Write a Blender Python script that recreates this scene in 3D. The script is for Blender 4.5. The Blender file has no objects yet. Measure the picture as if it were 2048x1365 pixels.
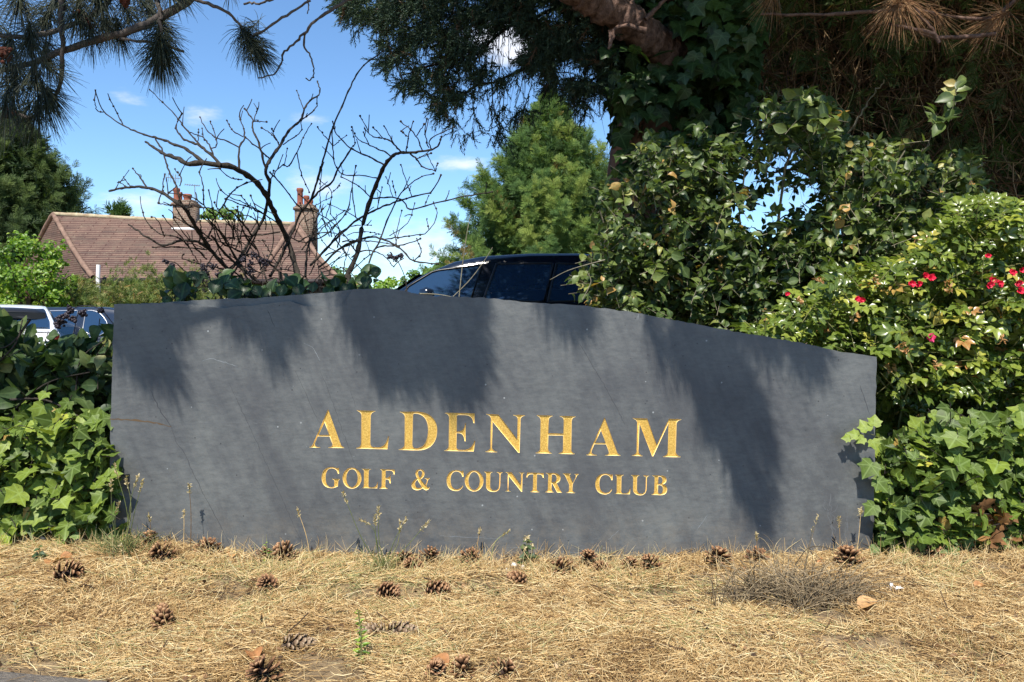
import bpy, math, random
import numpy as np
from mathutils import Vector
from mathutils.geometry import tessellate_polygon

random.seed(7)
RNG = np.random.default_rng(11)
R_ = math.radians
SC = bpy.context.scene
COL = SC.collection

# ------------------------------------------------------------------ camera
F = 26 / 36 * 2048
CH = 0.75
PITCH = math.atan(42.5 / F)
cd = bpy.data.cameras.new("camera"); cam = bpy.data.objects.new("camera", cd); COL.objects.link(cam)
cd.lens = 26; cd.sensor_width = 36; cd.clip_start = 0.02; cd.clip_end = 2000
cam.location = (0, 0, CH); cam.rotation_euler = (math.pi / 2 - PITCH, 0, 0)
SC.camera = cam

def P(x, y, Y):
    """photo pixel (2048x1365) at world depth Y -> world point"""
    x = np.asarray(x, float); y = np.asarray(y, float); Y = np.asarray(Y, float)
    dx = (x - 1024) / F; dz = -(y - 682.5) / F
    c, s = math.cos(PITCH), math.sin(PITCH)
    wy = c + dz * s; wz = -s + dz * c
    k = Y / wy
    return np.stack(np.broadcast_arrays(dx * k, Y + 0 * k, CH + wz * k), -1)

# ------------------------------------------------------------------ light
EL, AZ = R_(57), R_(9)
SUN = np.array([-math.sin(AZ) * math.cos(EL), -math.cos(AZ) * math.cos(EL), math.sin(EL)])
w = bpy.data.worlds.new("World"); SC.world = w; w.use_nodes = True
nt = w.node_tree; nt.nodes.clear()
wo = nt.nodes.new("ShaderNodeOutputWorld"); bg = nt.nodes.new("ShaderNodeBackground")
sky = nt.nodes.new("ShaderNodeTexSky"); sky.sky_type = 'NISHITA'; sky.sun_disc = False
sky.sun_elevation = EL; sky.sun_rotation = math.pi + AZ
sky.air_density = 1.0; sky.dust_density = 0.0; sky.ozone_density = 3.5
bg.inputs[1].default_value = 0.115
nt.links.new(bg.outputs[0], wo.inputs[0])
tcw = nt.nodes.new("ShaderNodeTexCoord")
mpw = nt.nodes.new("ShaderNodeMapping"); mpw.inputs['Scale'].default_value = (1, 1, 3.2)
nt.links.new(tcw.outputs['Generated'], mpw.inputs[0])
nzw = nt.nodes.new("ShaderNodeTexNoise"); nzw.inputs['Scale'].default_value = 7; nzw.inputs['Detail'].default_value = 7
nzw.inputs['Roughness'].default_value = 0.6
nt.links.new(mpw.outputs[0], nzw.inputs[0])
sepw = nt.nodes.new("ShaderNodeSeparateXYZ"); nt.links.new(tcw.outputs['Generated'], sepw.inputs[0])
def wmath(op, a, b, clamp=False):
    n = nt.nodes.new("ShaderNodeMath"); n.operation = op; n.use_clamp = clamp
    for i, v in enumerate((a, b)):
        if v is None: continue
        if isinstance(v, (int, float)): n.inputs[i].default_value = v
        else: nt.links.new(v, n.inputs[i])
    return n.outputs[0]
def wmap(v, a, b, c, d):
    n = nt.nodes.new("ShaderNodeMapRange"); n.interpolation_type = 'SMOOTHSTEP'
    nt.links.new(v, n.inputs[0])
    for i, q in enumerate((a, b, c, d)): n.inputs[i + 1].default_value = q
    return n.outputs[0]
cover = wmap(sepw.outputs[2], 0.03, 0.20, 0.20, 0.0)
def puff(px, py, rad, amt):
    global cover
    d = P(px, py, 10.0) - np.array([0, 0, CH]); d = d / np.linalg.norm(d)
    n = nt.nodes.new("ShaderNodeVectorMath"); n.operation = 'DISTANCE'
    m = nt.nodes.new("ShaderNodeMapping"); m.vector_type = 'POINT'; m.inputs['Scale'].default_value = (1, 1, 2.3)
    nt.links.new(tcw.outputs['Generated'], m.inputs[0])
    nt.links.new(m.outputs[0], n.inputs[0]); n.inputs[1].default_value = (d[0], d[1], d[2] * 2.3)
    cover = wmath('MAXIMUM', cover, wmap(n.outputs[1], 0.0, rad, amt, 0.0))
puff(262, 203, 0.06, .32); puff(392, 232, 0.07, .30); puff(612, 238, 0.06, .28); puff(1000, 75, 0.13, .45)
puff(700, 228, 0.04, .2); puff(250, 400, 0.12, .38); puff(800, 480, 0.16, .40); puff(640, 380, 0.10, .34); puff(930, 330, 0.06, .25)
puff(1580, 400, 0.10, .2); puff(690, 500, 0.10, .40)
mask = wmap(wmath('ADD', nzw.outputs[0], cover), 0.66, 0.98, 0.0, 0.85)
mxw = nt.nodes.new("ShaderNodeMix"); mxw.data_type = 'RGBA'
tin = nt.nodes.new("ShaderNodeMix"); tin.data_type = 'RGBA'; tin.blend_type = 'MULTIPLY'; tin.inputs[0].default_value = 1
nt.links.new(sky.outputs[0], tin.inputs[6]); tin.inputs[7].default_value = (.81, .98, 1.09, 1)
nt.links.new(mask, mxw.inputs[0]); nt.links.new(tin.outputs[2], mxw.inputs[6])
mxw.inputs[7].default_value = (6.2, 6.3, 6.7, 1)
nt.links.new(mxw.outputs[2], bg.inputs[0])

sl = bpy.data.lights.new("sun", 'SUN'); sl.energy = 5.0; sl.angle = R_(0.53); sl.color = (1, .95, .86)
so = bpy.data.objects.new("sun", sl); COL.objects.link(so)
so.rotation_euler = Vector(SUN).to_track_quat('Z', 'Y').to_euler()
SC.view_settings.view_transform = 'Standard'; SC.view_settings.look = 'None'
SC.view_settings.exposure = 0.72; SC.view_settings.gamma = 1
SC.render.engine = 'CYCLES'
SC.cycles.max_bounces = 6; SC.cycles.transparent_max_bounces = 6

# ------------------------------------------------------------------ objects
def tag(o, label, cat, group=None, kind=None):
    o['label'] = label; o['category'] = cat
    if group: o['group'] = group
    if kind: o['kind'] = kind
    return o
def structure(o): o['kind'] = 'structure'; return o
def thing(name, loc, label, cat, group=None):
    o = bpy.data.objects.new(name, None); COL.objects.link(o); o.location = [float(v) for v in loc]
    o.empty_display_size = .1
    return tag(o, label, cat, group)

class MB:
    """collects numpy pieces, builds one mesh object"""
    def __init__(s): s.v = []; s.f = []; s.r = []; s.t = []; s.m = []; s.n = 0
    def add(s, v, f, rnd=0.0, tip=0.0, mi=0):
        v = np.asarray(v, float).reshape(-1, 3); f = np.asarray(f, int)
        s.v.append(v); s.f.append(f + s.n); s.n += len(v)
        s.r.append(np.broadcast_to(np.asarray(rnd, float), (len(v),)))
        s.t.append(np.broadcast_to(np.asarray(tip, float), (len(v),)))
        s.m.append(np.full(len(f), mi))
    def poly(s, pts, faces, mi=0):
        s.add(pts, np.zeros((0, 3), int)); s.n -= len(pts)
        for f in faces:
            s.f.append(np.array([f]) + s.n); s.m.append(np.array([mi]))
        s.n += len(pts)
    def box(s, c, d, mi=0, rot=None, taper=1.0):
        x, y, z = [q / 2 for q in d]
        v = np.array([[-x, -y, -z], [x, -y, -z], [x, y, -z], [-x, y, -z], [-x * taper, -y * taper, z], [x * taper, -y * taper, z], [x * taper, y * taper, z], [-x * taper, y * taper, z]])
        if rot is not None:
            ca, sa = math.cos(rot), math.sin(rot); v = v @ np.array([[ca, sa, 0], [-sa, ca, 0], [0, 0, 1]])
        s.add(v + np.array(c), [[0, 3, 2, 1], [4, 5, 6, 7], [0, 1, 5, 4], [1, 2, 6, 5], [2, 3, 7, 6], [3, 0, 4, 7]], mi=mi)
    def build(s, name, mats, parent=None, smooth=False, origin=None):
        me = bpy.data.meshes.new(name)
        V = np.concatenate(s.v).astype(np.float32)
        if parent is not None:      # things are unrotated empties, parts sit at their origin
            root = parent
            while root.parent is not None: root = root.parent
            origin = root.location
        if origin is not None: V = V - np.array(origin, np.float32)
        me.vertices.add(len(V)); me.vertices.foreach_set("co", V.ravel())
        fs = [(f, m) for f, m in zip(s.f, s.m) if len(f)]
        tot = np.concatenate([np.full(len(f), f.shape[1]) for f, _ in fs])
        idx = np.concatenate([f.ravel() for f, _ in fs])
        me.loops.add(len(idx)); me.loops.foreach_set("vertex_index", idx.astype(np.int32))
        me.polygons.add(len(tot))
        me.polygons.foreach_set("loop_start", np.concatenate([[0], np.cumsum(tot)[:-1]]).astype(np.int32))
        me.polygons.foreach_set("loop_total", tot.astype(np.int32))
        me.polygons.foreach_set("material_index", np.concatenate([m for _, m in fs]).astype(np.int32))
        if smooth: me.polygons.foreach_set("use_smooth", np.ones(len(tot), bool))
        me.update(calc_edges=True)
        for nm, d in (("rnd", s.r), ("tip", s.t)):
            a = me.attributes.new(nm, 'FLOAT', 'POINT'); a.data.foreach_set("value", np.concatenate(d).astype(np.float32))
        me.validate()
        for m in (mats if isinstance(mats, (list, tuple)) else [mats]): me.materials.append(m)
        o = bpy.data.objects.new(name, me); COL.objects.link(o)
        if parent is not None: 
            o.parent = parent
        elif origin is not None: o.location = [float(q) for q in origin]
        return o

def nrm(a): return a / (np.linalg.norm(a, axis=-1, keepdims=True) + 1e-9)
def rv(n, s=1.0): return RNG.normal(size=(n, 3)) * s
def frames(n, d):
    """rotation matrices: z = n, y = d made orthogonal"""
    n = nrm(n); d = nrm(d - n * (d * n).sum(-1, keepdims=True)); x = np.cross(d, n)
    return np.stack([x, d, n], -1)
def inst(mb, tpl, pos, Rm, sc, rnd=None, mi=0):
    V, Fs, T = tpl; N = len(pos); m = len(V)
    sc = np.broadcast_to(np.asarray(sc, float), (N,)) if np.ndim(sc) < 2 else sc
    S = sc[:, None, None] if sc.ndim == 1 else sc[:, None, :]
    W = np.einsum('nij,nmj->nmi', Rm, V[None] * S) + pos[:, None]
    if rnd is None: rnd = RNG.random(N)
    first = True
    off = (np.arange(N) * m)[:, None, None]
    v = W.reshape(-1, 3); r = np.repeat(rnd, m); t = np.tile(T, N)
    base = mb.n
    mb.v.append(v); mb.n += len(v); mb.r.append(r); mb.t.append(t)
    for f in Fs:
        ff = (np.asarray(f)[None] + off).reshape(-1, len(f[0])) + base
        mb.f.append(ff); mb.m.append(np.full(len(ff), mi))
def tubes(mb, C, Rad, sides=3, rnd=None, tip=None, mi=0):
    """C (N,K,3) centre lines, Rad (N,K)"""
    N, K, _ = C.shape
    T = np.empty_like(C); T[:, 1:-1] = C[:, 2:] - C[:, :-2]; T[:, 0] = C[:, 1] - C[:, 0]; T[:, -1] = C[:, -1] - C[:, -2]
    T = nrm(T); ref = nrm(rv(N))[:, None] if N > 1 else np.array([[[.13, .31, .94]]])
    if N == 1 and abs(T[0, :, 2]).mean() > .8: ref = np.array([[[.95, .2, .1]]])
    A = nrm(np.cross(T, np.broadcast_to(ref, T.shape))); B = np.cross(T, A)
    an = np.arange(sides) / sides * 2 * math.pi
    V = C[:, :, None] + Rad[:, :, None, None] * (A[:, :, None] * np.cos(an)[None, None, :, None] + B[:, :, None] * np.sin(an)[None, None, :, None])
    i = np.arange(K - 1)[:, None] * sides; j = np.arange(sides)[None]; j2 = (j + 1) % sides
    f = np.stack([i + j, i + j2, i + sides + j2, i + sides + j], -1).reshape(-1, 4)
    off = (np.arange(N) * K * sides)[:, None, None]
    ff = (f[None] + off).reshape(-1, 4)
    if rnd is None: rnd = RNG.random(N)
    r = np.repeat(rnd, K * sides)
    t = np.tile(np.repeat(np.linspace(0, 1, K), sides), N) if tip is None else np.repeat(tip, K * sides)
    mb.add(V.reshape(-1, 3), ff, r, t, mi)
def resample(p, K):
    p = np.asarray(p, float); n = len(p)
    if n > 2:   # catmull-rom
        q = np.vstack([2 * p[0] - p[1], p, 2 * p[-1] - p[-2]]); out = []
        for i in range(n - 1):
            a, b, c, d = q[i:i + 4]
            for t in np.linspace(0, 1, 8, endpoint=False):
                out.append(.5 * ((2 * b) + (c - a) * t + (2 * a - 5 * b + 4 * c - d) * t * t + (3 * b - a - 3 * c + d) * t ** 3))
        p = np.array(out + [p[-1]])
    s = np.concatenate([[0], np.cumsum(np.linalg.norm(np.diff(p, axis=0), axis=1))])
    u = np.linspace(0, s[-1], K)
    return np.stack([np.interp(u, s, p[:, k]) for k in range(3)], -1)
def limb(mb, pts, r0, r1, K=16, sides=8, jit=0.0, mi=0):
    C = resample(pts, K)
    if jit: C = C + rv(K, jit)
    tubes(mb, C[None], np.linspace(r0, r1, K)[None] * (1 + .08 * RNG.normal(size=(1, K))), sides, mi=mi)
    return C

def inpoly(x, y, poly):
    x = np.asarray(x); y = np.asarray(y); r = np.zeros(x.shape, bool); n = len(poly)
    for i in range(n):
        x1, y1 = poly[i]; x2, y2 = poly[(i + 1) % n]
        c = ((y1 > y) != (y2 > y)) & (x < (x2 - x1) * (y - y1) / (y2 - y1 + 1e-12) + x1)
        r ^= c
    return r
_g = RNG.random((64, 64))
def vn(x, y):
    """cheap value noise 0..1"""
    x = np.asarray(x, float); y = np.asarray(y, float)
    xi = np.floor(x).astype(int); yi = np.floor(y).astype(int); fx = x - xi; fy = y - yi
    fx = fx * fx * (3 - 2 * fx); fy = fy * fy * (3 - 2 * fy)
    g = lambda a, b: _g[a % 64, b % 64]
    return (g(xi, yi) * (1 - fx) + g(xi + 1, yi) * fx) * (1 - fy) + (g(xi, yi + 1) * (1 - fx) + g(xi + 1, yi + 1) * fx) * fy
def sample(poly, n, d0, d1, thr=0.0, sc=60.0, holes=()):
    """n points of a plant's volume: outline in photo pixels, spread in depth d0..d1"""
    poly = np.array(poly, float); lo = poly.min(0); hi = poly.max(0); out = []
    tot = 0
    while tot < n:
        x = RNG.uniform(lo[0], hi[0], n * 2); y = RNG.uniform(lo[1], hi[1], n * 2)
        k = inpoly(x, y, poly)
        if thr > 0: k &= (vn(x / sc, y / sc) * .7 + vn(x / sc * 2.3 + 9, y / sc * 2.3) * .3) > thr
        for hp, pr in holes: k &= ~(inpoly(x, y, hp) & (RNG.random(len(x)) < pr))
        out.append(np.stack([x[k], y[k]], -1)); tot += k.sum()
    q = np.concatenate(out)[:n]
    D = RNG.uniform(d0, d1, n)
    return P(q[:, 0], q[:, 1], D)

# ------------------------------------------------------------------ materials
def mat(name, col, rough=.7, spec=.3, metal=0.0, coat=0.0):
    m = bpy.data.materials.new(name); m.use_nodes = True
    b = m.node_tree.nodes["Principled BSDF"]
    b.inputs['Base Color'].default_value = (*col, 1); b.inputs['Roughness'].default_value = rough
    b.inputs['Specular IOR Level'].default_value = spec; b.inputs['Metallic'].default_value = metal
    b.inputs['Coat Weight'].default_value = coat
    return m
def N(m, t, **k):
    n = m.node_tree.nodes.new(t)
    for a, b in k.items(): setattr(n, a, b)
    return n
def L(m, a, b): m.node_tree.links.new(a, b)
def ramp(m, fac, stops):
    r = N(m, "ShaderNodeValToRGB"); e = r.color_ramp.elements
    while len(e) < len(stops): e.new(.5)
    for q, (p, c) in zip(e, stops): q.position = p; q.color = (*c, 1)
    L(m, fac, r.inputs[0]); return r.outputs[0]
def mixc(m, f, a, b, mode='MIX'):
    x = N(m, "ShaderNodeMix", data_type='RGBA', blend_type=mode)
    for i, v in ((0, f), (6, a), (7, b)):
        if isinstance(v, (int, float)): x.inputs[i].default_value = v
        elif isinstance(v, tuple): x.inputs[i].default_value = (*v, 1)
        else: L(m, v, x.inputs[i])
    return x.outputs[2]
def noise(m, sc, det=5, rough=.6, vec=None, scale=None):
    t = N(m, "ShaderNodeTexNoise"); t.inputs['Scale'].default_value = sc; t.inputs['Detail'].default_value = det
    t.inputs['Roughness'].default_value = rough
    tc = N(m, "ShaderNodeTexCoord")
    src = tc.outputs['Object']
    if scale:
        if vec:
            mr = N(m, "ShaderNodeMapping"); mr.inputs['Rotation'].default_value = vec; L(m, src, mr.inputs[0]); src = mr.outputs[0]
        mp = N(m, "ShaderNodeMapping"); mp.inputs['Scale'].default_value = scale
        L(m, src, mp.inputs[0]); src = mp.outputs[0]
    L(m, src, t.inputs[0]); return t.outputs[0]
def bump(m, h, strength, dist=.01):
    b = N(m, "ShaderNodeBump"); b.inputs['Strength'].default_value = strength; b.inputs['Distance'].default_value = dist
    L(m, h, b.inputs['Height']); L(m, b.outputs[0], m.node_tree.nodes["Principled BSDF"].inputs['Normal'])
def attr(m, n):
    a = N(m, "ShaderNodeAttribute", attribute_name=n); return a.outputs['Fac']
def leafmat(name, stops, rough=.45, spec=.4, trans=.3, vein=None, spot=None):
    m = mat(name, (0, 0, 0), rough, spec); b = m.node_tree.nodes["Principled BSDF"]
    c = ramp(m, attr(m, 'rnd'), stops)
    n = noise(m, 90, 3)
    c = mixc(m, 1.0, c, ramp(m, n, [(.3, (.72, .72, .72)), (.7, (1.2, 1.2, 1.15))]), 'MULTIPLY')
    if vein: c = mixc(m, ramp(m, attr(m, 'tip'), [(.80, (0, 0, 0)), (.97, (.38, .38, .38))]), c, vein)
    if spot: c = mixc(m, ramp(m, noise(m, 35, 4), [(.62, (0, 0, 0)), (.72, (.8, .8, .8))]), c, spot)
    L(m, c, b.inputs['Base Color'])
    tr = N(m, "ShaderNodeBsdfTranslucent"); L(m, mixc(m, 1.0, c, (1.25, 1.35, .55), 'MULTIPLY'), tr.inputs[0])
    ms = N(m, "ShaderNodeMixShader"); ms.inputs[0].default_value = trans
    L(m, b.outputs[0], ms.inputs[1]); L(m, tr.outputs[0], ms.inputs[2])
    L(m, ms.outputs[0], m.node_tree.nodes["Material Output"].inputs[0])
    return m
def barkmat(name, a, b_, sc=30, stretch=(1, 1, .25), st=.7):
    m = mat(name, a, .9, .15); n = noise(m, sc, 7, .65, scale=stretch)
    L(m, ramp(m, n, [(.3, a), (.7, b_)]), m.node_tree.nodes["Principled BSDF"].inputs['Base Color']); bump(m, n, st, .02)
    return m

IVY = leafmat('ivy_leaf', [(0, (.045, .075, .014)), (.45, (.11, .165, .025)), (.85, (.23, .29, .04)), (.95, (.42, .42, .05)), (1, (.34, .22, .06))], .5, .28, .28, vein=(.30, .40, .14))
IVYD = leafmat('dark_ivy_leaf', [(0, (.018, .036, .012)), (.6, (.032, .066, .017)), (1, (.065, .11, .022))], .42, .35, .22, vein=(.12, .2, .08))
IVYDEAD = leafmat('dead_ivy_leaf', [(0, (.16, .08, .035)), (.6, (.30, .15, .06)), (1, (.42, .26, .10))], .7, .2, .2)
BRAM = leafmat('bramble_leaf', [(0, (.03, .06, .02)), (.6, (.06, .10, .03)), (.9, (.14, .17, .05)), (1, (.30, .28, .10))], .5, .35, .3, vein=(.14, .20, .08))
SHRUB = leafmat('shrub_leaf', [(0, (.035, .06, .018)), (.5, (.08, .12, .03)), (.85, (.17, .21, .055)), (.95, (.34, .34, .10)), (1, (.42, .25, .08))], .42, .4, .3, vein=(.2, .27, .1))
ROSE = leafmat('rose_leaf', [(0, (.05, .085, .015)), (.5, (.125, .175, .028)), (.85, (.26, .30, .05)), (.95, (.45, .38, .07)), (1, (.40, .20, .07))], .28, .5, .3, vein=(.3, .36, .12))
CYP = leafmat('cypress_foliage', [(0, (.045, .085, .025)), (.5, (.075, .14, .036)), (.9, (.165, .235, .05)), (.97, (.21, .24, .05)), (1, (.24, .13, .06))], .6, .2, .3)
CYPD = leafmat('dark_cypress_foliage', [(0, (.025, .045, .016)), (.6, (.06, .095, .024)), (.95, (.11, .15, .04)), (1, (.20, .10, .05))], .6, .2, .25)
BOUGH = leafmat('blue_green_sprigs', [(0, (.022, .042, .030)), (.6, (.042, .072, .045)), (.85, (.06, .09, .05)), (1, (.10, .06, .035))], .6, .25, .2)
BRIGHT = leafmat('bright_leaf', [(0, (.07, .14, .015)), (.5, (.17, .29, .03)), (1, (.33, .42, .05))], .4, .4, .4)
FEATH = leafmat('feathery_foliage', [(0, (.06, .10, .03)), (.5, (.14, .19, .05)), (.85, (.28, .26, .10)), (1, (.38, .26, .12))], .6, .2, .35)
FAR = leafmat('far_leaf', [(0, (.04, .09, .02)), (.6, (.09, .17, .03)), (1, (.18, .25, .05))], .5, .3, .3)
PINE = leafmat('pine_needles', [(0, (.018, .028, .020)), (.6, (.036, .050, .030)), (1, (.075, .08, .035))], .5, .35, .15)
DEADN = leafmat('dead_needles', [(0, (.20, .09, .04)), (.5, (.36, .19, .09)), (1, (.50, .32, .17))], .6, .3, .2)
DEADTW = leafmat('dead_thatch', [(0, (.06, .035, .022)), (.6, (.18, .11, .062)), (.9, (.34, .24, .135)), (1, (.20, .22, .08))], .8, .15, .1)
STRAW = leafmat("straw", [(0, (.20, .11, .045)), (.30, (.46, .29, .12)), (.65, (.78, .56, .28)), (.92, (.90, .76, .48)), (1, (.27, .30, .08))], .55, .35, .25)
GREENG = leafmat('green_grass', [(0, (.10, .13, .04)), (.6, (.20, .23, .08)), (1, (.40, .37, .17))], .6, .3, .3)
DRYT = leafmat('grey_dry_grass', [(0, (.085, .065, .042)), (.5, (.25, .19, .12)), (.85, (.46, .35, .22)), (1, (.45, .36, .22))], .7, .2, .15)
SEED = leafmat('seed_head', [(0, (.40, .31, .17)), (1, (.62, .52, .33))], .7, .2, .3)
DLEAF = leafmat('fallen_leaf', [(0, (.34, .15, .06)), (.5, (.50, .25, .10)), (1, (.62, .42, .20))], .6, .3, .25, vein=(.3, .15, .06))
PBARK = barkmat('grey_pine_twig', (.04, .033, .03), (.13, .11, .095), 40)
TWIG = barkmat('twig_bark', (.022, .018, .015), (.062, .052, .042), 60)  # bark darkened to stand in for shade on the bare shrub
LITTER = leafmat('brown_litter', [(0, (.07, .045, .03)), (.4, (.20, .11, .06)), (.8, (.36, .21, .11)), (1, (.50, .36, .22))], .8, .15, .15)
TWIGL = barkmat('pale_stem', (.14, .12, .08), (.30, .27, .19), 60)
GSTEM = barkmat('green_stem', (.10, .11, .04), (.24, .22, .09), 60)
BARK = barkmat('conifer_bark', (.06, .035, .025), (.20, .115, .08), 14)
BARKR = barkmat('red_pine_bark', (.045, .028, .022), (.24, .15, .115), 30, (1, 1, .7), 1.0)
PETAL = mat('red_petal', (.62, .015, .05), .5, .3)
PINK = mat('pink_petal', (.72, .05, .16), .5, .3)
BERRY = mat('dark_berry', (.018, .012, .018), .5, .4)
POLLEN = barkmat('rust_brown_cone', (.05, .018, .012), (.12, .04, .025), 60)

# ------------------------------------------------------------------ ground
def sstep(x): x = np.clip(x, 0, 1); return x * x * (3 - 2 * x)
def gz(x, y):
    x = np.asarray(x, float); y = np.asarray(y, float)
    z = .055 * sstep((-x - .75) / .5) * sstep((y - 1.7) / .5) + .02 * sstep((x - .9) / .5) * sstep((y - 1.8) / .5)
    z = z + (.018 * (vn(x * 3 + 5, y * 3) - .5) + .008 * (vn(x * 11, y * 11 + 3) - .5)) * sstep((6 - y) / 3)
    return z - .58 * sstep((y - 4) / 8) * sstep((1.0 - x) / 4)
def grid(xs, ys, fz):
    X, Y = np.meshgrid(xs, ys); Z = fz(X, Y); n = len(xs); m = len(ys)
    V = np.stack([X, Y, Z], -1).reshape(-1, 3); i = np.arange(m - 1)[:, None] * n + np.arange(n - 1)[None]
    return V, np.stack([i, i + 1, i + n + 1, i + n], -1).reshape(-1, 4)
gm = mat('dry_soil', (.3, .22, .12), .95, .1)
gn = noise(gm, 26, 8, .7); gb = gm.node_tree.nodes["Principled BSDF"]
L(gm, mixc(gm, ramp(gm, noise(gm, 2.3, 4), [(.4, (0, 0, 0)), (.65, (1, 1, 1))]),
  ramp(gm, gn, [(.3, (.10, .07, .045)), (.55, (.25, .18, .10)), (.75, (.42, .32, .18))]),
  ramp(gm, gn, [(.3, (.17, .12, .07)), (.55, (.26, .19, .12)), (.75, (.34, .26, .16))])), gb.inputs['Base Color'])
bump(gm, gn, .9, .02)
xs = np.concatenate([[-400, -120, -50, -25, -14], np.arange(-8, -2, .5), np.arange(-2, 2.001, .04), np.arange(2.5, 8, .5), [14, 25, 50, 120, 400]])
ys = np.concatenate([[-60, -15, -4, 0], np.arange(.6, 3, .04), np.arange(3, 16, .4), [18, 24, 32, 50, 90, 200, 500]])
mb = MB(); mb.add(*grid(xs, ys, gz)); structure(mb.build('ground', gm, smooth=True))
# car park behind the beds
am = mat('asphalt', (.055, .055, .058), .9, .2); an_ = noise(am, 60, 6, .7)
L(am, ramp(am, an_, [(.3, (.035, .035, .037)), (.7, (.085, .083, .08))]), am.node_tree.nodes["Principled BSDF"].inputs['Base Color']); bump(am, an_, .5, .01)
mb = MB(); mb.add(*grid(np.linspace(-14, 9, 60), np.concatenate([np.arange(6.4, 16.01, .4)]), lambda x, y: gz(x, y) + .006)); structure(mb.build('car_park', am, smooth=True))
# footpath at the very front
pm = mat('path_concrete', (.32, .27, .22), .9, .2); pn = noise(pm, 45, 7, .7)
L(pm, ramp(pm, pn, [(.3, (.26, .21, .16)), (.7, (.48, .41, .33))]), pm.node_tree.nodes["Principled BSDF"].inputs['Base Color']); bump(pm, pn, .5, .006)
e0, e1 = (-6.0, 2.46), (1.5, 1.20)
mb = MB(); zt = .006
pv = [(-6, -3, zt), (3, -3, zt), (3, .95, zt), (1.5, 1.10, zt), (-6, 2.36, zt)]; pv = [(a, b, .012) for a, b, _ in pv]
pv2 = [(a, b, -.08) for a, b, _ in pv]; mb.poly(np.array(pv + pv2), [(0, 1, 2, 3, 4)] + [(i, i + 5, (i + 1) % 5 + 5, (i + 1) % 5) for i in range(5)])
structure(mb.build('path', pm))
def path_edge(x): return 1.555 - (x + 1.10) * .168 if np.ndim(x) == 0 else 1.555 - (x + 1.10) * .168
# straw: uncountable dry grass
SD = 2.30
def straw(n, y0, y1, xr, lmin, lmax, lift, rnd_lo=0, rnd_hi=1, wd=.0008, mb=None, seed=None):
    y = RNG.uniform(y0, y1, n); x = RNG.uniform(-xr, xr, n)
    keep = (np.abs(x) < y * .78 + .15) & (y > path_edge(x) + RNG.normal(size=n) * .012) & ~((y > SD - .006) & (x > -1.25) & (x < 1.13))
    keep &= (RNG.random(n) < -.75 + 2.9 * (vn(x * 5 + 11, y * 7 + 2) * .6 + vn(x * 17 + 5, y * 21) * .4)) | (lift > .5)
    x, y = x[keep], y[keep]; n = len(x)
    ang = vn(x * 2.2 + 40, y * 3.1) * math.pi * 1.6 + RNG.normal(size=n) * .8
    ang = np.where(RNG.random(n) < .35, RNG.normal(size=n) * .35, ang)
    Ln = RNG.uniform(lmin, lmax, n); K = 4; t = np.linspace(0, 1, K)[None]
    bend = RNG.normal(size=n)[:, None] * .9
    a = ang[:, None] + bend * t
    pitch = np.abs(RNG.normal(size=n) * lift)[:, None]
    C = np.zeros((n, K, 3)); st = Ln[:, None] / (K - 1)
    C[:, 0] = np.stack([x, y, 0 * x], -1)
    for k in range(1, K):
        C[:, k, 0] = C[:, k - 1, 0] + np.cos(a[:, k]) * st[:, 0] * np.cos(pitch[:, 0]); C[:, k, 1] = C[:, k - 1, 1] + np.sin(a[:, k]) * st[:, 0] * np.cos(pitch[:, 0])
        C[:, k, 2] = C[:, k - 1, 2] + st[:, 0] * np.sin(pitch[:, 0]) * (1 - .4 * k / K)
    inb = (np.abs(C[:, :, 0] + .06) < 1.2).any(1)
    C[inb, :, 1] = np.minimum(C[inb, :, 1], SD - .002)
    C[:, :, 2] += gz(C[:, :, 0], C[:, :, 1]) + RNG.uniform(.001, .016, n)[:, None]
    w_ = RNG.uniform(.6, 1.5, n)[:, None] * wd * np.array([[1, 1, .8, .3]])
    pn_ = vn(x * 4 + 3, y * 5 + 7) * .6 + vn(x * 13, y * 15 + 7) * .4
    tubes(mb, C, w_, 3, rnd=np.clip(RNG.random(n) * (rnd_hi - rnd_lo) + rnd_lo + (pn_ - .5) * .75, 0, .98))
mb = MB()
straw(78000, 1.28, 1.9, 1.6, .02, .07, .16, .05, .95, .0007, mb)
straw(104000, 1.75, 2.36, 2.0, .02, .07, .2, .05, .95, .0008, mb)
straw(9000, 2.2, 2.9, 2.3, .02, .07, .3, .0, .9, .001, mb)
straw(5000, 1.4, 2.32, 1.9, .03, .06, .75, .3, 1, .0006, mb)
straw(3600, 2.12, 2.32, 1.9, .03, .095, 1.1, .3, 1, .0006, mb)
for k in range(85):      # small tufts standing up out of the mat
    cx0, cy0 = RNG.uniform(-1.7, 1.7), RNG.uniform(1.6, 2.26); n = RNG.integers(30, 90); st0 = np.stack([cx0 + RNG.normal(size=n) * .022, np.minimum(cy0 + RNG.normal(size=n) * .018, SD - .015), np.zeros(n)], -1); st0[:, 2] = gz(st0[:, 0], st0[:, 1])
    if cy0 < path_edge(cx0) + .04: continue
    d = rv(n, .55); d[:, 2] = 1; d = nrm(d) * RNG.uniform(.02, .05, (n, 1)); tt = np.linspace(0, 1, 4)[None, :, None]; tubes(mb, st0[:, None] + d[:, None] * tt + np.array([0, 0, -.014]) * tt ** 2, np.array([[1, .9, .7, .3]]) * .0007 * np.ones((n, 1)), 3, rnd=np.clip(RNG.normal(.6, .25, n), 0, 1))
tag(mb.build('straw', STRAW), 'matted sunburnt grass and fallen pine needles covering the ground', 'dry grass', kind='stuff')
mb = MB(); n = 2600; x = RNG.uniform(-1.9, 1.9, n); y = RNG.uniform(1.4, 2.29, n); k = (y > path_edge(x) - .05) & ((vn(x * 4 + 2, y * 5) + RNG.normal(size=n) * .25) > .5); x, y = x[k], y[k]; n = len(x)
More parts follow.
